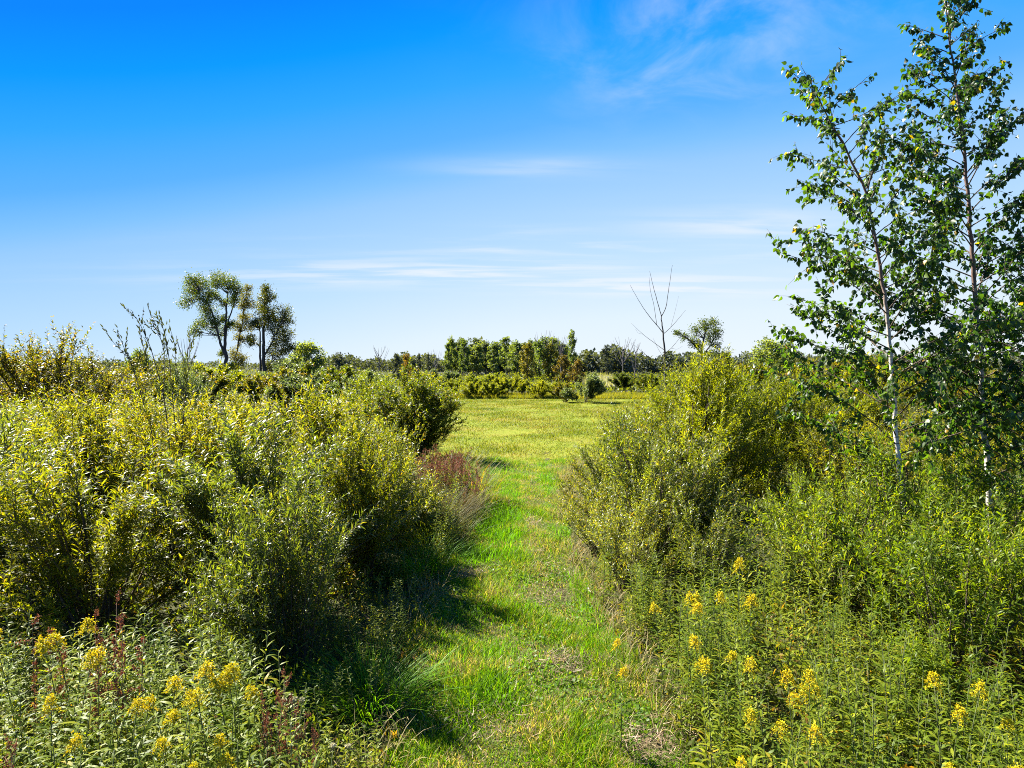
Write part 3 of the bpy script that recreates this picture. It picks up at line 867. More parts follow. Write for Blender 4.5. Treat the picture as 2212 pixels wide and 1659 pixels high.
# flowering plants one can pick out in the photograph (picture point of the head, height, label)
heads = [
    (522, 1384, 1.2, 'tallest goldenrod, broad yellow head before the dark shade at lower left'),
    (385, 1448, 1.08, 'goldenrod with small yellow head left of the tallest one'),
    (455, 1478, 1.05, 'goldenrod with ragged yellow head beside dry brown stems'),
    (512, 1440, 1.05, 'goldenrod with two-tiered yellow head just below the tallest one'),
    (355, 1395, 1.15, 'small-headed goldenrod before the dark shade, left of the tallest one'),
    (290, 1480, 1.05, 'goldenrod with wide bright yellow head in the middle of the left patch'),
    (250, 1490, 1.02, 'goldenrod with drooping yellow head beside the wide bright one'),
    (200, 1440, 1.1, 'goldenrod with bushy yellow head in the left patch, upper row'),
    (135, 1452, 1.1, 'goldenrod with small bright head in the left patch near the edge'),
    (380, 1520, 1.0, 'goldenrod with flat yellow head low in the left patch'),
    (490, 1545, .95, 'goldenrod with arched yellow head low in the left patch'),
    (528, 1520, 1.0, 'goldenrod with narrow upright yellow head left of the dry stems'),
    (150, 1320, 1.2, 'golden-plumed goldenrod at the foot of the left thicket'),
    (125, 1355, 1.15, 'golden-plumed goldenrod below the plume at the thicket foot'),
    (30, 1345, 1.15, 'goldenrod with dull yellow plume at the left picture edge'),
    (115, 1540, 1.0, 'bright yellow goldenrod low at the left picture edge'),
    (360, 1620, .9, 'goldenrod with pale yellow head at the bottom left'),
    (130, 1640, .9, 'goldenrod with small yellow head at the bottom left corner'),
    (1800, 1455, 1.0, 'goldenrod with wide bright yellow head in the right patch'),
    (1765, 1450, 1.0, 'goldenrod beside the wide bright head in the right patch'),
    (1670, 1440, 1.0, 'goldenrod with tall yellow head in the right patch'),
    (1715, 1470, .98, 'goldenrod with drooping yellow head below the tall one, right patch'),
    (1540, 1325, 1.05, 'goldenrod with orange-yellow head high in the right patch'),
    (1555, 1335, 1.02, 'goldenrod touching the orange-yellow head, right patch'),
    (1540, 1400, 1.0, 'goldenrod with small yellow head on the path side of the right patch'),
    (1640, 1525, .95, 'goldenrod with loose yellow head low in the right patch'),
    (1690, 1555, .92, 'goldenrod with yellow head lowest in the middle of the right patch'),
    (1610, 1228, 1.2, 'single tall goldenrod against the dark hollow on the right bank'),
    (1490, 1245, 1.1, 'golden-plumed goldenrod at the top path corner of the right patch'),
    (1440, 1235, 1.1, 'golden goldenrod beside the path at the top of the right patch'),
    (1525, 1255, 1.1, 'golden-plumed goldenrod under the dark hollow'),
    (1570, 1275, 1.05, 'goldenrod with short yellow head below the single tall one'),
    (2090, 1490, 1.0, 'goldenrod with yellow head under the young willows at lower right'),
    (2050, 1475, 1.0, 'small goldenrod left of the one under the young willows'),
    (2190, 1480, 1.0, 'goldenrod with orange-yellow head at the right picture edge'),
    (2150, 1600, .95, 'goldenrod with large golden head in the lower right corner'),
    (2180, 1620, .93, 'goldenrod with golden head lowest at the right picture edge'),
    (1820, 1590, .9, 'goldenrod with small golden head at the bottom of the right patch'),
    (1650, 1650, .85, 'goldenrod with orange head at the bottom picture edge, right patch'),
    (1340, 1390, .8, 'lone short goldenrod at the right path edge'),
]
for k, (px, py, z, lab) in enumerate(heads):
    x, d = head_at(px, py, z)
    goldenrod(x, d, z / 1.05, k, lab, 'flowering goldenrods')


def fill(n, x0f, x1f, y0, y1, label, group, var, name, cat, sc, mat, stem, ok=lambda x, y: True, ordinal=False):
    c = 0
    pts = []
    tries = 0
    while c < n and tries < 20000:
        tries += 1
        y = rng.uniform(y0, y1)
        x = rng.uniform(x0f(y), x1f(y))
        if on_path(x, y, .12) or not ok(x, y):
            continue
        if any((x - a) ** 2 + (y - b_) ** 2 < .19 ** 2 for a, b_ in pts):
            continue
        pts.append((x, y))
        c += 1
    for k, (x, y) in enumerate(sorted(pts, key=lambda p: p[1]) if ordinal else pts):
        v = var[rng.integers(len(var))]
        s = rng.uniform(*sc)
        thing(name, [('stem', v[0], M[stem]), ('leaves', v[1], M[mat])], (x, y, float(gh(x, y))), rng.uniform(0, 6.28), s,
              label % ORD[k] if ordinal else label, cat, group)


edge = lambda y: .77 * y + .3
fill(105, lambda y: -edge(y), lambda y: -.72 - .62 * max(0, y - 3), 2.5, 5.4, 'leafy goldenrod clump without flowers in the patch at lower left',
     'leafy goldenrod clumps at lower left', GL, 'goldenrod_clump', 'goldenrod', (.72, 1.02), 'goldenrod', 'green_stem')
fill(150, lambda y: pr(y) + .2, lambda y: edge(y), 3.4, 8.4, 'leafy goldenrod clump without flowers in the patch at lower right',
     'leafy goldenrod clumps at lower right', GL, 'goldenrod_clump', 'goldenrod', (.72, 1.0), 'goldenrod', 'green_stem')
fill(26, lambda y: pr(y) + .05, lambda y: pr(y) + .7, 3.4, 9.5, '%s low weed clump up along the right path edge', 'weeds along the right path edge', LOW,
     'weed_clump', 'weed', (.6, .95), 'goldenrod', 'green_stem', ordinal=True)
fill(22, lambda y: pl(y) - .75, lambda y: pl(y) - .1, 3.6, 9.5, '%s low shaded weed clump up along the left path edge', 'weeds along the left path edge', LOW,
     'weed_clump', 'weed', (.55, .9), 'weed', 'green_stem', ordinal=True)
fill(40, lambda y: pr(y) + 1.0, lambda y: edge(y), 8.4, 13.5, 'tall leafy herb clump among the right-hand willows', 'herbs among the right-hand willows', GL,
     'herb_clump', 'herb', (.5, .75), 'goldenrod', 'green_stem')


fill(26, lambda y: at(868, y), lambda y: at(985, y), 9.6, 13.4, '%s brownish weed clump up along the left path edge below the docks', 'brownish weeds below the docks', GL,
     'weed_clump', 'weed', (.65, .95), 'brown_leaf', 'brown_stem', ordinal=True)


# rust-coloured dock seed stalks
def dock(seed, n, H, spread):
    global rng
    keep = rng
    rng = np.random.default_rng(seed)
    st, sd = Buf(), Buf()
    for q in range(n):
        p0 = np.array([rng.normal() * spread, rng.normal() * spread, -.03])
        p2 = p0 + np.array([rng.normal() * .08, rng.normal() * .08, H * rng.uniform(.75, 1.05)])
        st.tube([p0, (p0 + p2) / 2 + rng.normal(size=3) * .01, p2], [.004, .003, .002], 4)
        for w in range(7):
            u = .5 + .5 * w / 6
            c0 = p0 + (p2 - p0) * u
            dv = rdir(1, 1.2)[0] * rng.uniform(.06, .16) * (1.3 - .8 * u + .2)
            st.tube([c0, c0 + dv], [.002, .001], 3)
            m = 44
            B = c0 + dv * rng.uniform(.05, 1.05, (m, 1)) + rng.normal(size=(m, 3)) * .008
            sd.leaves(B, rdir(m, -.2), rdir(m), rng.uniform(.010, .018, m), rng.uniform(.008, .014, m), CHIP)
    rng = keep
    return st.mesh('stem', True), sd.mesh('seed_head')


DK = [dock(200 + k, 4, 1.0, .08) for k in range(3)]


def put_dock(x, d, sc, label, group=None, name='dock_plant', cat='dock', seed='seed'):
    v = DK[rng.integers(3)]
    thing(name, [('stem', v[0], M['brown_stem']), ('seed_head', v[1], M[seed])], (x, d, float(gh(x, d))), rng.uniform(0, 6.28), sc, label, cat, group)


for k in range(46):
    d = rng.uniform(12.4, 15.6)
    x = at(np.clip(945 + rng.normal() * 42, 868, 1030), d)
    put_dock(x, d, (rng.uniform(.8, 1.4), rng.uniform(.8, 1.4), rng.uniform(.5, 1.08)), 'rust-red dock with dry seed stalks below the round dark shrub', 'rust-red docks below the round dark shrub')
for k, (px, py, z, lab) in enumerate([(250, 1335, 1.15, 'rusty seed head at the thicket foot, rightmost of the brown ones'), (195, 1345, 1.1, 'rusty seed head between the golden plume and the rightmost brown one'),
                                      (85, 1350, 1.1, 'rusty seed head near the left picture edge'), (20, 1610, .95, 'rusty seed head in the lower left corner')]):
    x, d = head_at(px, py, z)
    put_dock(x, d, (.8, .8, z), lab)
for k, (px, py, z, lab) in enumerate([(600, 1500, .95, 'dry brown stalk standing between the goldenrod and the shade'), (650, 1530, .9, 'dry brown stalk leaning nearest the shaded path edge'),
                                      (560, 1480, .95, 'dry brown stalk close to the narrow upright goldenrod')]):
    x, d = head_at(px, py, z)
    put_dock(x, d, (.55, .55, z), lab, name='dry_stalk', cat='dry plant')


# wild carrot gone to seed: round pale heads on thin stalks
def carrot(seed):
    global rng
    keep = rng
    rng = np.random.default_rng(seed)
    st, hd = Buf(), Buf()
    for q in range(4):
        p0 = np.array([0, 0, -.03])
        p2 = np.array([.12 + rng.normal() * .09, rng.normal() * .1, rng.uniform(.75, 1.0)])
        st.tube([p0, (p0 + p2) / 2 + [.02, 0, 0], p2], [.003, .0025, .002], 4)
        for w in range(16):
            a = w * 2.4
            l = .034
            e = p2 + np.array([math.cos(a) * .5 * (w / 16) ** .5, math.sin(a) * .5 * (w / 16) ** .5, 1.0 - .3 * (w / 16)]) * l
            st.tube([p2, e + [math.cos(a) * .006, math.sin(a) * .006, -.01], e], .0009, 3)
            m = 10
            hd.leaves(e + rng.normal(size=(m, 3)) * .004, rdir(m), rdir(m), .008, .006, CHIP)
    rng = keep
    return st.mesh('stem', True), hd.mesh('seed_head')


for k, (px, py, z, lab) in enumerate([(640, 1455, .95, 'wild carrot with pale closed seed heads beside the shaded path edge'),
                                      (700, 1630, .8, 'wild carrot with pale seed heads at the bottom edge left of the path')]):
    x, d = head_at(px, py, z)
    v = carrot(300 + k)
    thing('wild_carrot', [('stem', v[0], M['green_stem']), ('seed_head', v[1], M['lace'])], (x - .1, d, float(gh(x, d))), 0, z, lab, 'wild carrot')

# low leaves and litter under everything beside the path
b = Buf()
n = 120000
y = 2.0 + 17 * rng.random(n) ** 1.3
x = rng.uniform(-1, 1, n) * (y * .8 + .6)
keep = (x < pl(y) - .02) | (x > pr(y) + .02)
x, y = x[keep], y[keep]
near_edge = np.minimum(np.abs(x - pl(y)), np.abs(x - pr(y)))
zz = gh(x, y) + rng.random(len(x)) * np.clip(.05 + .35 * near_edge, .05, .38)
b.leaves(np.stack([x, y, zz], -1), rdir(len(x), .5), rdir(len(x), 1.2), rng.uniform(.05, .1, len(x)), rng.uniform(.012, .024, len(x)), LANCE)
tag(obj('undergrowth', b.mesh('undergrowth'), M['weed']), 'low mixed weeds on the ground under the shrubs', 'weeds', kind='stuff')


# long dry grass: tussocks hanging over the left edge of the path, thin stalks on the right edge
def tussock(seed, n, H, spread, w=.007):
    global rng
    keep = rng
    rng = np.random.default_rng(seed)
    bf = Buf()
    x = rng.normal(size=n) * spread
    y = rng.normal(size=n) * spread
    flat = nrm(np.stack([x, y, np.zeros(n)], -1) + rdir(n) * [.1, .1, 0])
    d = nrm(flat + rdir(n) * .9) * [1, 1, 0] * rng.uniform(.05, .7, n)[:, None] + [0, 0, 1]
    bf.leaves(np.stack([x, y, np.zeros(n) - .03], -1), d, flat + [0, 0, -.2], H * rng.uniform(.55, 1.1, n), w * rng.uniform(.7, 1.3, n), LONGBLADE)
    rng = keep
    return bf.mesh('blades')


TU = [tussock(400 + k, 460, .95, .2) for k in range(3)]
G3 = 'grass tussocks on the left path edge'
for k, (x, d, sc, mat, lab) in enumerate([
        (at(1018, 13.9), 13.9, (1.1, 1.1, 1.05), 'weed', 'dark green tussock casting a shadow across the path'),
        (at(985, 12.6), 12.6, (1.0, 1.0, .75), 'brown_grass', 'brownish tussock leaning over the left path edge'),
        (at(950, 11.6), 11.6, (1.0, 1.0, .8), 'brown_grass', 'brownish tussock with arching blades, second along the left edge'),
        (at(930, 10.7), 10.7, (1.0, 1.0, .7), 'weed', 'dull green tussock at the lit corner of the left path edge'),
        (at(885, 12.4), 12.4, (1.1, 1.1, .6), 'marsh_grass', 'yellow-green tussock below the rust-red docks'),
        (at(985, 16.2), 16.2, (1.1, 1.1, 1.0), 'weed', 'green tussock behind the rust-red docks'),
        (at(905, 9.2), 9.2, (.9, .9, .5), 'lush_grass', 'shaded tussock at the dark bend of the left path edge'),
        (at(800, 5.6), 5.6, (.8, .8, .45), 'lush_grass', 'shaded tussock with pale tips at the bottom left of the path')]):
    thing('grass_tussock', [('blades', TU[k % 3], M['dry_grass'])], (x, d, float(gh(x, d))), k * 1.1, sc, lab, 'grass tussock', G3, {'blades': M[mat]})

b = Buf()
n = 5200
y = 4 + 16 * rng.random(n)
side = rng.random(n) < .6
side = side | ((y > 12) & (y < 17))
x = np.where(side, pr(y) + np.abs(rng.normal(size=n)) * .4 - .1, pl(y) - np.abs(rng.normal(size=n)) * .25 + .03)
keep = vnoise(x, y, 1.5, 13) > -.25
x, y = x[keep], y[keep]
blades(b, x, y, rng.uniform(.12, .4, len(x)), rng.uniform(.004, .008, len(x)), .7, LONGBLADE)
tag(obj('verge_grass', b.mesh('verge_grass'), M['dry_grass']), 'long straw-coloured grass along both path edges', 'grass', kind='stuff')


# ------------------------------------------------------------------ trees in the middle distance
def blob_leaves(buf, c, r, n, size, clumps=7):
    k = max(3, clumps)
    cc = rdir(k) * (rng.random((k, 1)) ** .5) * r * .8
    idx = rng.integers(0, k, n)
    P = np.asarray(c) + cc[idx] + rng.normal(size=(n, 3)) * r * .23
    buf.leaves(P, rdir(n), rdir(n, .4), size * rng.uniform(.6, 1.3, n), size * .7 * rng.uniform(.6, 1.3, n), CHIP)
    return np.asarray(c) + cc


def picture_tree(name, d, trunks, blobs, leaf, bark, size, dens, label, cat='tree', group=None):
    """trunks: polylines; blobs: (px, py, r px, depth offset): foliage masses carried by limbs from the nearest trunk"""
    bf, lines = polyline_tree(trunks, d, seed=int(d * 7), k=7)
    lb = Buf()
    cr = Buf()
    allp = np.concatenate([l[0] for l in lines])
    for px, py, r, off in blobs:
        q = d + off
        c = np.array([at(px, q), q, zt(py, q)])
        R = r / FPX * q
        cc = blob_leaves(cr, c, R * 1.42, int(2.6 * dens * R ** 1.6), size, 16)
        j = np.argmin(np.linalg.norm((allp - c) * [1, .4, 1] + [0, 0, R * 1.2], axis=1))
        for e in cc[:5]:
            mid = (allp[j] + e) / 2 + rng.normal(size=3) * R * .12
            lb.tube(bez(allp[j], mid, e, np.linspace(0, 1, 5)), np.linspace(.045, .012, 5) * (d / 80), 4)
    x0, y0 = trunks[0][0][0]
    root = np.array([at(x0, d), d, 0.0])
    for B in (bf, lb, cr):
        B.v = [p - root for p in B.v]
    return thing(name, [('trunk', bf.mesh('trunk', True), M[bark]), ('limbs', lb.mesh('limbs', True), M[bark]), ('crown', cr.mesh('crown'), M[leaf])], root, 0, 1, label, cat, group)


d = 78.0
yb = ybase(d)
picture_tree('cottonwood_tree', d, [([(491, yb), (489, 790), (487, 745), (488, 700), (492, 660), (495, 620)], 0, .5, .26, .05),
                                    ([(489, 770), (478, 745), (472, 720), (466, 690), (450, 655), (432, 630)], 0, -1, .16, .04),
                                    ([(487, 735), (495, 690), (510, 650), (515, 625)], 0, 1.5, .11, .03)],
             [(418, 606, 15, -.8), (440, 615, 16, .6), (470, 608, 18, -.5), (492, 610, 17, .9), (508, 625, 16, .2), (415, 630, 15, .6), (404, 652, 13, -.3), (438, 640, 18, -1),
              (447, 665, 16, .6), (460, 690, 17, -.5), (435, 700, 13, .8), (423, 715, 11, 0), (470, 715, 15, .6), (484, 650, 11, 1.2), (505, 650, 12, .4), (462, 640, 12, 1), (482, 690, 9, .8), (500, 700, 9, .3), (478, 765, 8, .6), (497, 790, 9, -.6)],
             'tree', 'bark', .15, 640, 'tall spreading cottonwood with forked trunk, left of the pair')
d = 81.0
yb = ybase(d)
picture_tree('cottonwood_tree', d, [([(508, yb), (510, 780), (514, 745), (524, 700), (532, 650), (537, 615)], 0, .3, .13, .03)],
             [(537, 622, 8, 0), (534, 640, 12, .4), (528, 660, 13, -.4), (541, 655, 10, .5), (530, 685, 13, .3), (515, 705, 12, -.4), (538, 705, 12, .4), (520, 735, 12, .3), (540, 730, 11, -.3),
              (505, 765, 12, .3), (522, 775, 14, 0), (512, 795, 12, -.4)],
             'far_gold', 'bark', .15, 560, 'slim yellow-green tree standing between the two tall cottonwoods')
d = 76.0
yb = ybase(d)
picture_tree('cottonwood_tree', d, [([(571, yb), (570, 790), (569, 740), (572, 690), (574, 650), (576, 620)], 0, .3, .24, .04),
                                    ([(563, yb), (563, 780), (563, 730), (562, 700)], .3, .8, .16, .05),
                                    ([(570, 770), (585, 745), (600, 715), (612, 690)], 0, -1, .1, .03),
                                    ([(571, 800), (590, 780), (606, 765)], 0, .8, .08, .03)],
             [(573, 625, 12, 0), (585, 640, 11, .5), (573, 645, 13, -.5), (563, 665, 13, .4), (577, 675, 15, -.5), (592, 685, 16, .7), (612, 678, 16, -.3), (625, 690, 12, .5), (565, 695, 15, .3),
              (585, 705, 16, -.6), (610, 708, 17, .5), (595, 735, 15, -.4), (622, 730, 15, .4), (590, 765, 14, .4), (614, 755, 14, -.5), (632, 752, 11, .3), (548, 740, 11, .5), (550, 700, 10, .2), (580, 790, 12, .6)],
             'tree_brown', 'bark', .15, 560, 'brownish two-trunked cottonwood, right of the pair')


def random_tree(seed, H, R, z0, n, size, blobs, leaf, bark='bark', trunk=.16):
    """free-grown tree for the distance"""
    global rng
    keep = rng
    rng = np.random.default_rng(seed)
    tr, lb, cr = Buf(), Buf(), Buf()
    C = np.stack([rng.normal(size=6) * .04 * R, rng.normal(size=6) * .04 * R, np.linspace(-.1, H * .92, 6)], -1)
    tr.tube(C, np.linspace(trunk, trunk * .2, 6), 6)
    for q in range(blobs):
        u = q / max(1, blobs - 1)
        z = z0 + (H - z0) * (.08 + .88 * u)
        rr = R * (math.sin(math.pi * (.18 + .78 * u)) ** .7) * rng.uniform(.35, .8)
        a = q * 2.4 + rng.random()
        c = np.array([math.cos(a) * rr, math.sin(a) * rr, z])
        Rb = R * rng.uniform(.34, .52)
        blob_leaves(cr, c, Rb, n // blobs, size, 6)
        s = np.array([0, 0, max(z0 * .7, z - R * .9)])
        lb.tube(bez(s, (s + c) / 2 + [0, 0, -.1 * R], c, np.linspace(0, 1, 4)), np.linspace(trunk * .32, trunk * .08, 4), 4)
    rng = keep
    return [('trunk', tr.mesh('trunk', True), M[bark]), ('limbs', lb.mesh('limbs', True), M[bark]), ('crown', cr.mesh('crown'), M[leaf])]


POP = [random_tree(500 + k, 10.5, 2.0, 2.2, 2600, .38, 15, 'far_tree', 'grey_bark', .15) for k in range(4)]
GOLD = [random_tree(520 + k, 7.0, 2.0, .6, 2600, .32, 14, 'far_gold', 'bark', .14) for k in range(3)]
RND = [random_tree(540 + k, 7.5, 3.4, .5, 5200, .36, 26, 'far_tree', 'bark', .2) for k in range(2)]


def ft(name, var, px, top, d, label, leaf=None, group=None, wide=1.0, cat='tree', href=None):
    """a free-grown tree whose crown reaches picture row `top` at depth d"""
    H = zt(top, d)
    H0 = href
    s = H / H0
    thing(name, var, (at(px, d), d, 0), px * .7, (s * wide, s * wide, s), label, cat, group, {'crown': M[leaf]} if leaf else None)


# row of poplars behind the field
G4 = 'poplars in the dense row behind the field'
for k, px in enumerate(np.linspace(978, 1218, 28)):
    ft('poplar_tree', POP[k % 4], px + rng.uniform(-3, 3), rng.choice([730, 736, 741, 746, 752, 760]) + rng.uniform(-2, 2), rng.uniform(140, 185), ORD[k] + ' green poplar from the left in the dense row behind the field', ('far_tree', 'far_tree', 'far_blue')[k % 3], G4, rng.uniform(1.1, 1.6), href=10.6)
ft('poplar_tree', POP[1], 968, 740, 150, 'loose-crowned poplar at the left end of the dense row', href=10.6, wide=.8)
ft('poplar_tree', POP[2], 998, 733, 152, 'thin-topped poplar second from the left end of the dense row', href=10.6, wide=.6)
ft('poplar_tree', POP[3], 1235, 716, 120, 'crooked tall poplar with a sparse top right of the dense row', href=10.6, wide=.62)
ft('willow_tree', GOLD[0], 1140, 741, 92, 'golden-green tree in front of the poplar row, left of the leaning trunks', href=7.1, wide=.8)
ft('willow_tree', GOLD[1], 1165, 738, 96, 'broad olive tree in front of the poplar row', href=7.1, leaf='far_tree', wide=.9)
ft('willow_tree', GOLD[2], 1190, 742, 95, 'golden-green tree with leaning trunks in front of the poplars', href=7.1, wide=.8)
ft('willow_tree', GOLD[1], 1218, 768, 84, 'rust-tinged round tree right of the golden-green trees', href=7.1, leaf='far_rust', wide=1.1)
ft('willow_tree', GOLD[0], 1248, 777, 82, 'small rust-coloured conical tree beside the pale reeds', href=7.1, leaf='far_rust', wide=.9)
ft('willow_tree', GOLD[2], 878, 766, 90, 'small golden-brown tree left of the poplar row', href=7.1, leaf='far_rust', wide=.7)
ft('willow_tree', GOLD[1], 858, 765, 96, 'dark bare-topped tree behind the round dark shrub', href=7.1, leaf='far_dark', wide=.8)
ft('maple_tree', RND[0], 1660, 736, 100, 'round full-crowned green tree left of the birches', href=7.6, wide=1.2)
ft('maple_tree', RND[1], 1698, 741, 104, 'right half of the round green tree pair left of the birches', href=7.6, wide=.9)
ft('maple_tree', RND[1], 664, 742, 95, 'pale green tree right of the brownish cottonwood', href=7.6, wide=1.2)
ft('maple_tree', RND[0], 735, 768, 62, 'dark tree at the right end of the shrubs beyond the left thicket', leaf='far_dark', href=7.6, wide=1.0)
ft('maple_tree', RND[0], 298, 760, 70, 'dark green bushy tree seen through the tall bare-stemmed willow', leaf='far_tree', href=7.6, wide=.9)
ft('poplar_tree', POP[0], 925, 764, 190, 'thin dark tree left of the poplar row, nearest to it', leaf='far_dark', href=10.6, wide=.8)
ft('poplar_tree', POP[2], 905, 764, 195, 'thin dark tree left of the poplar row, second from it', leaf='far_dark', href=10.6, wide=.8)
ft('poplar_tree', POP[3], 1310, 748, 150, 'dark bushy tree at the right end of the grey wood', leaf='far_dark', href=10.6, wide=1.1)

d = 72.0
yb = ybase(d)
picture_tree('oak_tree', d, [([(1517, yb), (1516, 790), (1515, 750), (1522, 720), (1530, 700)], 0, .4, .2, .05), ([(1515, 765), (1500, 745), (1480, 728), (1462, 718)], 0, -.6, .11, .03),
                             ([(1516, 770), (1535, 745), (1545, 725)], 0, .8, .09, .03)],
             [(1462, 718, 8, -.4), (1478, 728, 9, .3), (1495, 738, 10, -.3), (1502, 715, 11, .5), (1525, 702, 13, 0), (1543, 700, 12, .6), (1548, 722, 11, -.3), (1530, 725, 12, .7), (1512, 745, 10, -.5),
              (1545, 745, 10, .4), (1555, 765, 12, 0), (1535, 765, 9, .5)],
             'tree', 'bark', .14, 560, 'open-crowned tree just right of the dead sapling')
ft('willow_tree', GOLD[2], 1568, 762, 78, 'low golden tree at the foot of the open-crowned tree', href=7.1, wide=.9)

# ------------------------------------------------------------------ dead sapling and bare trees
d = 25.0
polys = [([(1441, ybase(d)), (1440, 850), (1437, 800), (1434, 745), (1431, 715), (1428, 684)], 0, .2, .055, .018),
         ([(1428, 684), (1420, 655), (1410, 620), (1402, 586)], .2, .5, .016, .005), ([(1428, 684), (1438, 665), (1444, 620), (1451, 573)], .2, -.2, .016, .005),
         ([(1431, 718), (1418, 702), (1396, 676), (1376, 645), (1360, 616)], .1, -.3, .016, .004), ([(1418, 702), (1412, 660), (1404, 630), (1401, 600)], .1, .1, .009, .004),
         ([(1432, 722), (1448, 708), (1462, 692), (1480, 670)], .1, .6, .012, .004), ([(1448, 708), (1458, 670), (1465, 640)], .3, .4, .005, .002),
         ([(1433, 755), (1415, 742), (1388, 722), (1363, 698)], 0, .8, .012, .003), ([(1436, 797), (1412, 780), (1390, 762), (1366, 742)], 0, -.7, .013, .003),
         ([(1434, 765), (1450, 752), (1468, 730), (1482, 715)], 0, -.5, .010, .003), ([(1437, 800), (1452, 785), (1475, 765)], 0, .5, .009, .003),
         ([(1388, 722), (1378, 720), (1372, 710)], .6, .7, .004, .002), ([(1435, 775), (1422, 755), (1410, 730)], 0, -.3, .007, .002), ([(1450, 752), (1462, 755), (1474, 748)], -.2, -.3, .005, .002)]
bf, _ = polyline_tree(polys, d, seed=12, k=6)
root = np.array([at(1441, d), d, 0.])
tr_b, lines = polyline_tree(polys[:1], d, seed=12, k=7)
br_b, _ = polyline_tree(polys[1:], d, seed=13, k=5)
for B in (tr_b, br_b):
    B.v = [p - root for p in B.v]
thing('dead_sapling', [('trunk', tr_b.mesh('trunk', True), M['bark']), ('branches', br_b.mesh('branches', True), M['bark'])], root, 0, 1,
      'leafless dead sapling with upswept branches right of the field', 'dead tree')


def bare(px, top, d, label, seed, spread=.18, group=None):
    global rng
    keep = rng
    rng = np.random.default_rng(seed)
    H = zt(top, d)
    tr, br = Buf(), Buf()
    C = np.stack([np.cumsum(rng.normal(size=6)) * .04, np.zeros(6), np.linspace(-.1, H * .8, 6)], -1)
    tr.tube(C, np.linspace(.016 * H, .006 * H, 6), 6)
    for q in range(11):
        z = H * rng.uniform(.3, .8)
        c0 = np.array([np.interp(z, C[:, 2], C[:, 0]), 0, z])
        a = q * 2.4
        l = (H - z) * rng.uniform(.7, 1.0) + .1 * H
        e = c0 + np.array([math.cos(a) * spread * l * 1.6, math.sin(a) * spread * l * 1.6, l * .85])
        m = c0 + (e - c0) * .5 + np.array([math.cos(a), math.sin(a), -.6]) * .08 * l
        br.tube(bez(c0, m, e, np.linspace(0, 1, 5)), np.linspace(.006 * H, .002 * H, 5), 4)
    rng = keep
    thing('bare_tree', [('trunk', tr.mesh('trunk', True), M['grey_bark']), ('branches', br.mesh('branches', True), M['grey_bark'])], (at(px, d), d, 0), 0, 1, label, 'bare tree', group)


bare(1174, 716, 110, 'leafless tree rising above the golden-green trees', 601)
bare(1212, 726, 115, 'thin leafless tree left of the crooked tall poplar', 602)
bare(1346, 726, 90, 'leafless forked tree left of the dead sapling', 603, .3)
bare(1372, 742, 92, 'smaller leafless tree between the forked bare tree and the sapling', 604, .26)
bare(820, 748, 100, 'thin bare tree on the skyline above the round dark shrub', 605, .3)
bare(402, 725, 60, 'thin bare tree left of the tall spreading cottonwood', 606, .22)
bare(1982, 735, 60, 'grey leafless tree glimpsed between the birches', 607, .5)
bare(940, 756, 130, 'thin leafless tree at the left end of the poplar row', 608, .2)

# ------------------------------------------------------------------ shrub belt round the field
G5 = 'willows in the belt along the far field edge'
belt = [(985, 66, 817, 'first willow of the far field belt, left end'), (1015, 63, 812, 'second willow of the far field belt from the left'), (1042, 66, 805, 'third willow of the far field belt from the left'),
        (1072, 65, 806, 'fourth willow of the far field belt from the left'), (1100, 64, 811, 'fifth willow of the far field belt from the left'), (1030, 60, 822, 'low willow in front of the left end of the far field belt'),
        (1062, 60, 824, 'low willow in front of the middle of the far field belt'), (1128, 66, 817, 'willow between the far belt and the dome-shaped willow'),
        (1160, 60, 820, 'dome-shaped yellow-green willow with a dark hollow at the far field edge'), (1205, 61, 824, 'small willow right of the dome-shaped one')]
for k, (px, d, top, lab) in enumerate(belt):
    s = zt(top, d) / 2.2
    place(FAR[k % 3], 'belt_leaf', at(px, d), d - 1.5, k * 1.3, (s * 1.05, s * 1.05, s), lab, G5)
s = zt(808, 52) / 2.1
place(FAR[1], 'grey_leaf', at(1262, 52), 52, .5, (s * .9, s * .9, s), 'lone grey-green shrub standing in the far field corner')
place(FAR[2], 'willow_olive', at(1222, 52.5), 52.5, 1.5, (.5, .5, .7), 'low olive shrub hugging the lone grey-green shrub')
G6 = 'shrubs beyond the left thicket'
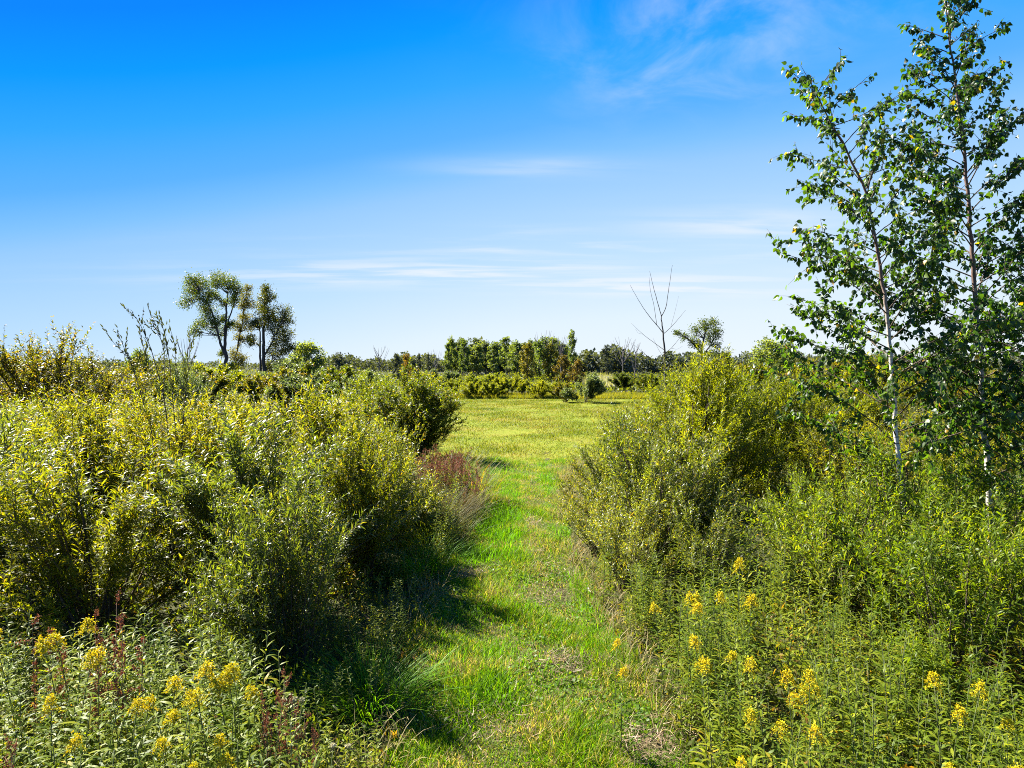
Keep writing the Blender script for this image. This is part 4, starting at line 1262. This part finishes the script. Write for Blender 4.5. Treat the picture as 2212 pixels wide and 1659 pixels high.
for k, (px, d, top, lf, lab) in enumerate([
        (455, 40, 790, 'willow_yellow', 'yellow-green shrub at the foot of the spreading cottonwood'), (530, 42, 805, 'willow_yellow', 'low yellow-green shrub at the foot of the cottonwood pair'),
        (600, 40, 800, 'willow_olive', 'olive shrub under the brownish cottonwood'), (640, 50, 782, 'grey_leaf', 'grey-green shrub right of the brownish cottonwood'),
        (690, 45, 788, 'willow_dark', 'dark green rounded shrub beyond the left thicket'), (735, 44, 796, 'willow_dark', 'dark green shrub right of the rounded one beyond the thicket'),
        (660, 34, 812, 'grey_leaf', 'greyish shrub just above the left thicket crest'), (560, 33, 822, 'willow_olive', 'low olive shrub peeping over the left thicket crest'),
        (780, 40, 806, 'grey_leaf', 'grey-green shrub left of the round dark shrub'), (720, 29, 836, 'willow_dark', 'low dark shrub in the dip beside the round dark shrub'),
        (400, 36, 800, 'willow_olive', 'olive shrub left of the cottonwood trunks'), (330, 38, 806, 'willow_yellow', 'yellow-green shrub seen between the bare willow stems'),
        (235, 34, 802, 'willow_olive', 'olive shrub behind the left skyline shrubs'), (60, 30, 790, 'willow_olive', 'brownish shrub behind the thin left-edge shrub'), (150, 34, 795, 'willow_olive', 'brown-olive shrub low behind the left skyline shrubs'),
        (920, 60, 806, 'willow_yellow', 'yellow-green shrub right behind the round dark shrub'), (955, 72, 800, 'grey_leaf', 'grey-green shrub at the left end of the far belt'),
        (1390, 70, 808, 'willow_dark', 'dark shrub behind the marsh grass at the far right field edge'), (1350, 74, 806, 'willow_dark', 'dark shrub left of it behind the marsh grass'),
        (1600, 45, 782, 'willow_olive', 'olive shrub beyond the yellow-green willows on the right'), (1750, 40, 775, 'willow_olive', 'olive shrub beyond the nearer birch'),
        (1880, 38, 772, 'willow', 'green shrub on the skyline between the birches'), (2010, 36, 785, 'willow_olive', 'brownish shrub on the skyline behind the taller birch')]):
    s = zt(top, d) / 2.1
    place(FAR[k % 3], lf, at(px, d), d, k * 2.1, (s, s, s), lab, G6)

# tall marsh grass behind the field, pale reeds
b = Buf()
n = 24000
d_ = 57.4 + 10 * rng.random(n) ** 1.5
x = at(rng.uniform(960, 1480, n), d_)
blades(b, x, d_, rng.uniform(.16, .4, n), .04, .25, SPIKE, z=np.zeros(n))
tag(obj('marsh_grass', b.mesh('marsh_grass'), M['marsh_grass']), 'tall yellow marsh grass along the far field edge', 'grass', kind='stuff')
b = Buf()
n = 2600
d_ = rng.uniform(78, 92, n)
x = at(rng.uniform(1262, 1325, n), d_)
blades(b, x, d_, rng.uniform(.5, 1.9, n) * (.85 + .25 * vnoise(x, d_, .8, 41)), .09, .2, SPIKE, z=np.zeros(n))
tag(obj('pale_reeds', b.mesh('pale_reeds'), M['reed']), 'whitish reed bed behind the lone grey-green shrub', 'reeds', kind='stuff')

b = Buf()
n = 90000
d_ = rng.uniform(68, 150, n)
px = rng.uniform(-500, 2700, n)
x = at(px, d_)
hgt = 1.15 + .5 * vnoise(x, d_, .35, 31) + .5 * vnoise(x, d_, .11, 32)
P = np.stack([x, d_, np.clip(hgt, .4, 2.5) * rng.random(n) ** .6], -1)
b.leaves(P, rdir(n), rdir(n, .5), rng.uniform(.2, .42, n), rng.uniform(.14, .26, n), CHIP)
tag(obj('scrub_thicket', b.mesh('scrub_thicket'), M['far_scrub']), 'low scrub covering the ground beyond the field', 'scrub', kind='stuff')

# far woods: one mass along the horizon
b = Buf()
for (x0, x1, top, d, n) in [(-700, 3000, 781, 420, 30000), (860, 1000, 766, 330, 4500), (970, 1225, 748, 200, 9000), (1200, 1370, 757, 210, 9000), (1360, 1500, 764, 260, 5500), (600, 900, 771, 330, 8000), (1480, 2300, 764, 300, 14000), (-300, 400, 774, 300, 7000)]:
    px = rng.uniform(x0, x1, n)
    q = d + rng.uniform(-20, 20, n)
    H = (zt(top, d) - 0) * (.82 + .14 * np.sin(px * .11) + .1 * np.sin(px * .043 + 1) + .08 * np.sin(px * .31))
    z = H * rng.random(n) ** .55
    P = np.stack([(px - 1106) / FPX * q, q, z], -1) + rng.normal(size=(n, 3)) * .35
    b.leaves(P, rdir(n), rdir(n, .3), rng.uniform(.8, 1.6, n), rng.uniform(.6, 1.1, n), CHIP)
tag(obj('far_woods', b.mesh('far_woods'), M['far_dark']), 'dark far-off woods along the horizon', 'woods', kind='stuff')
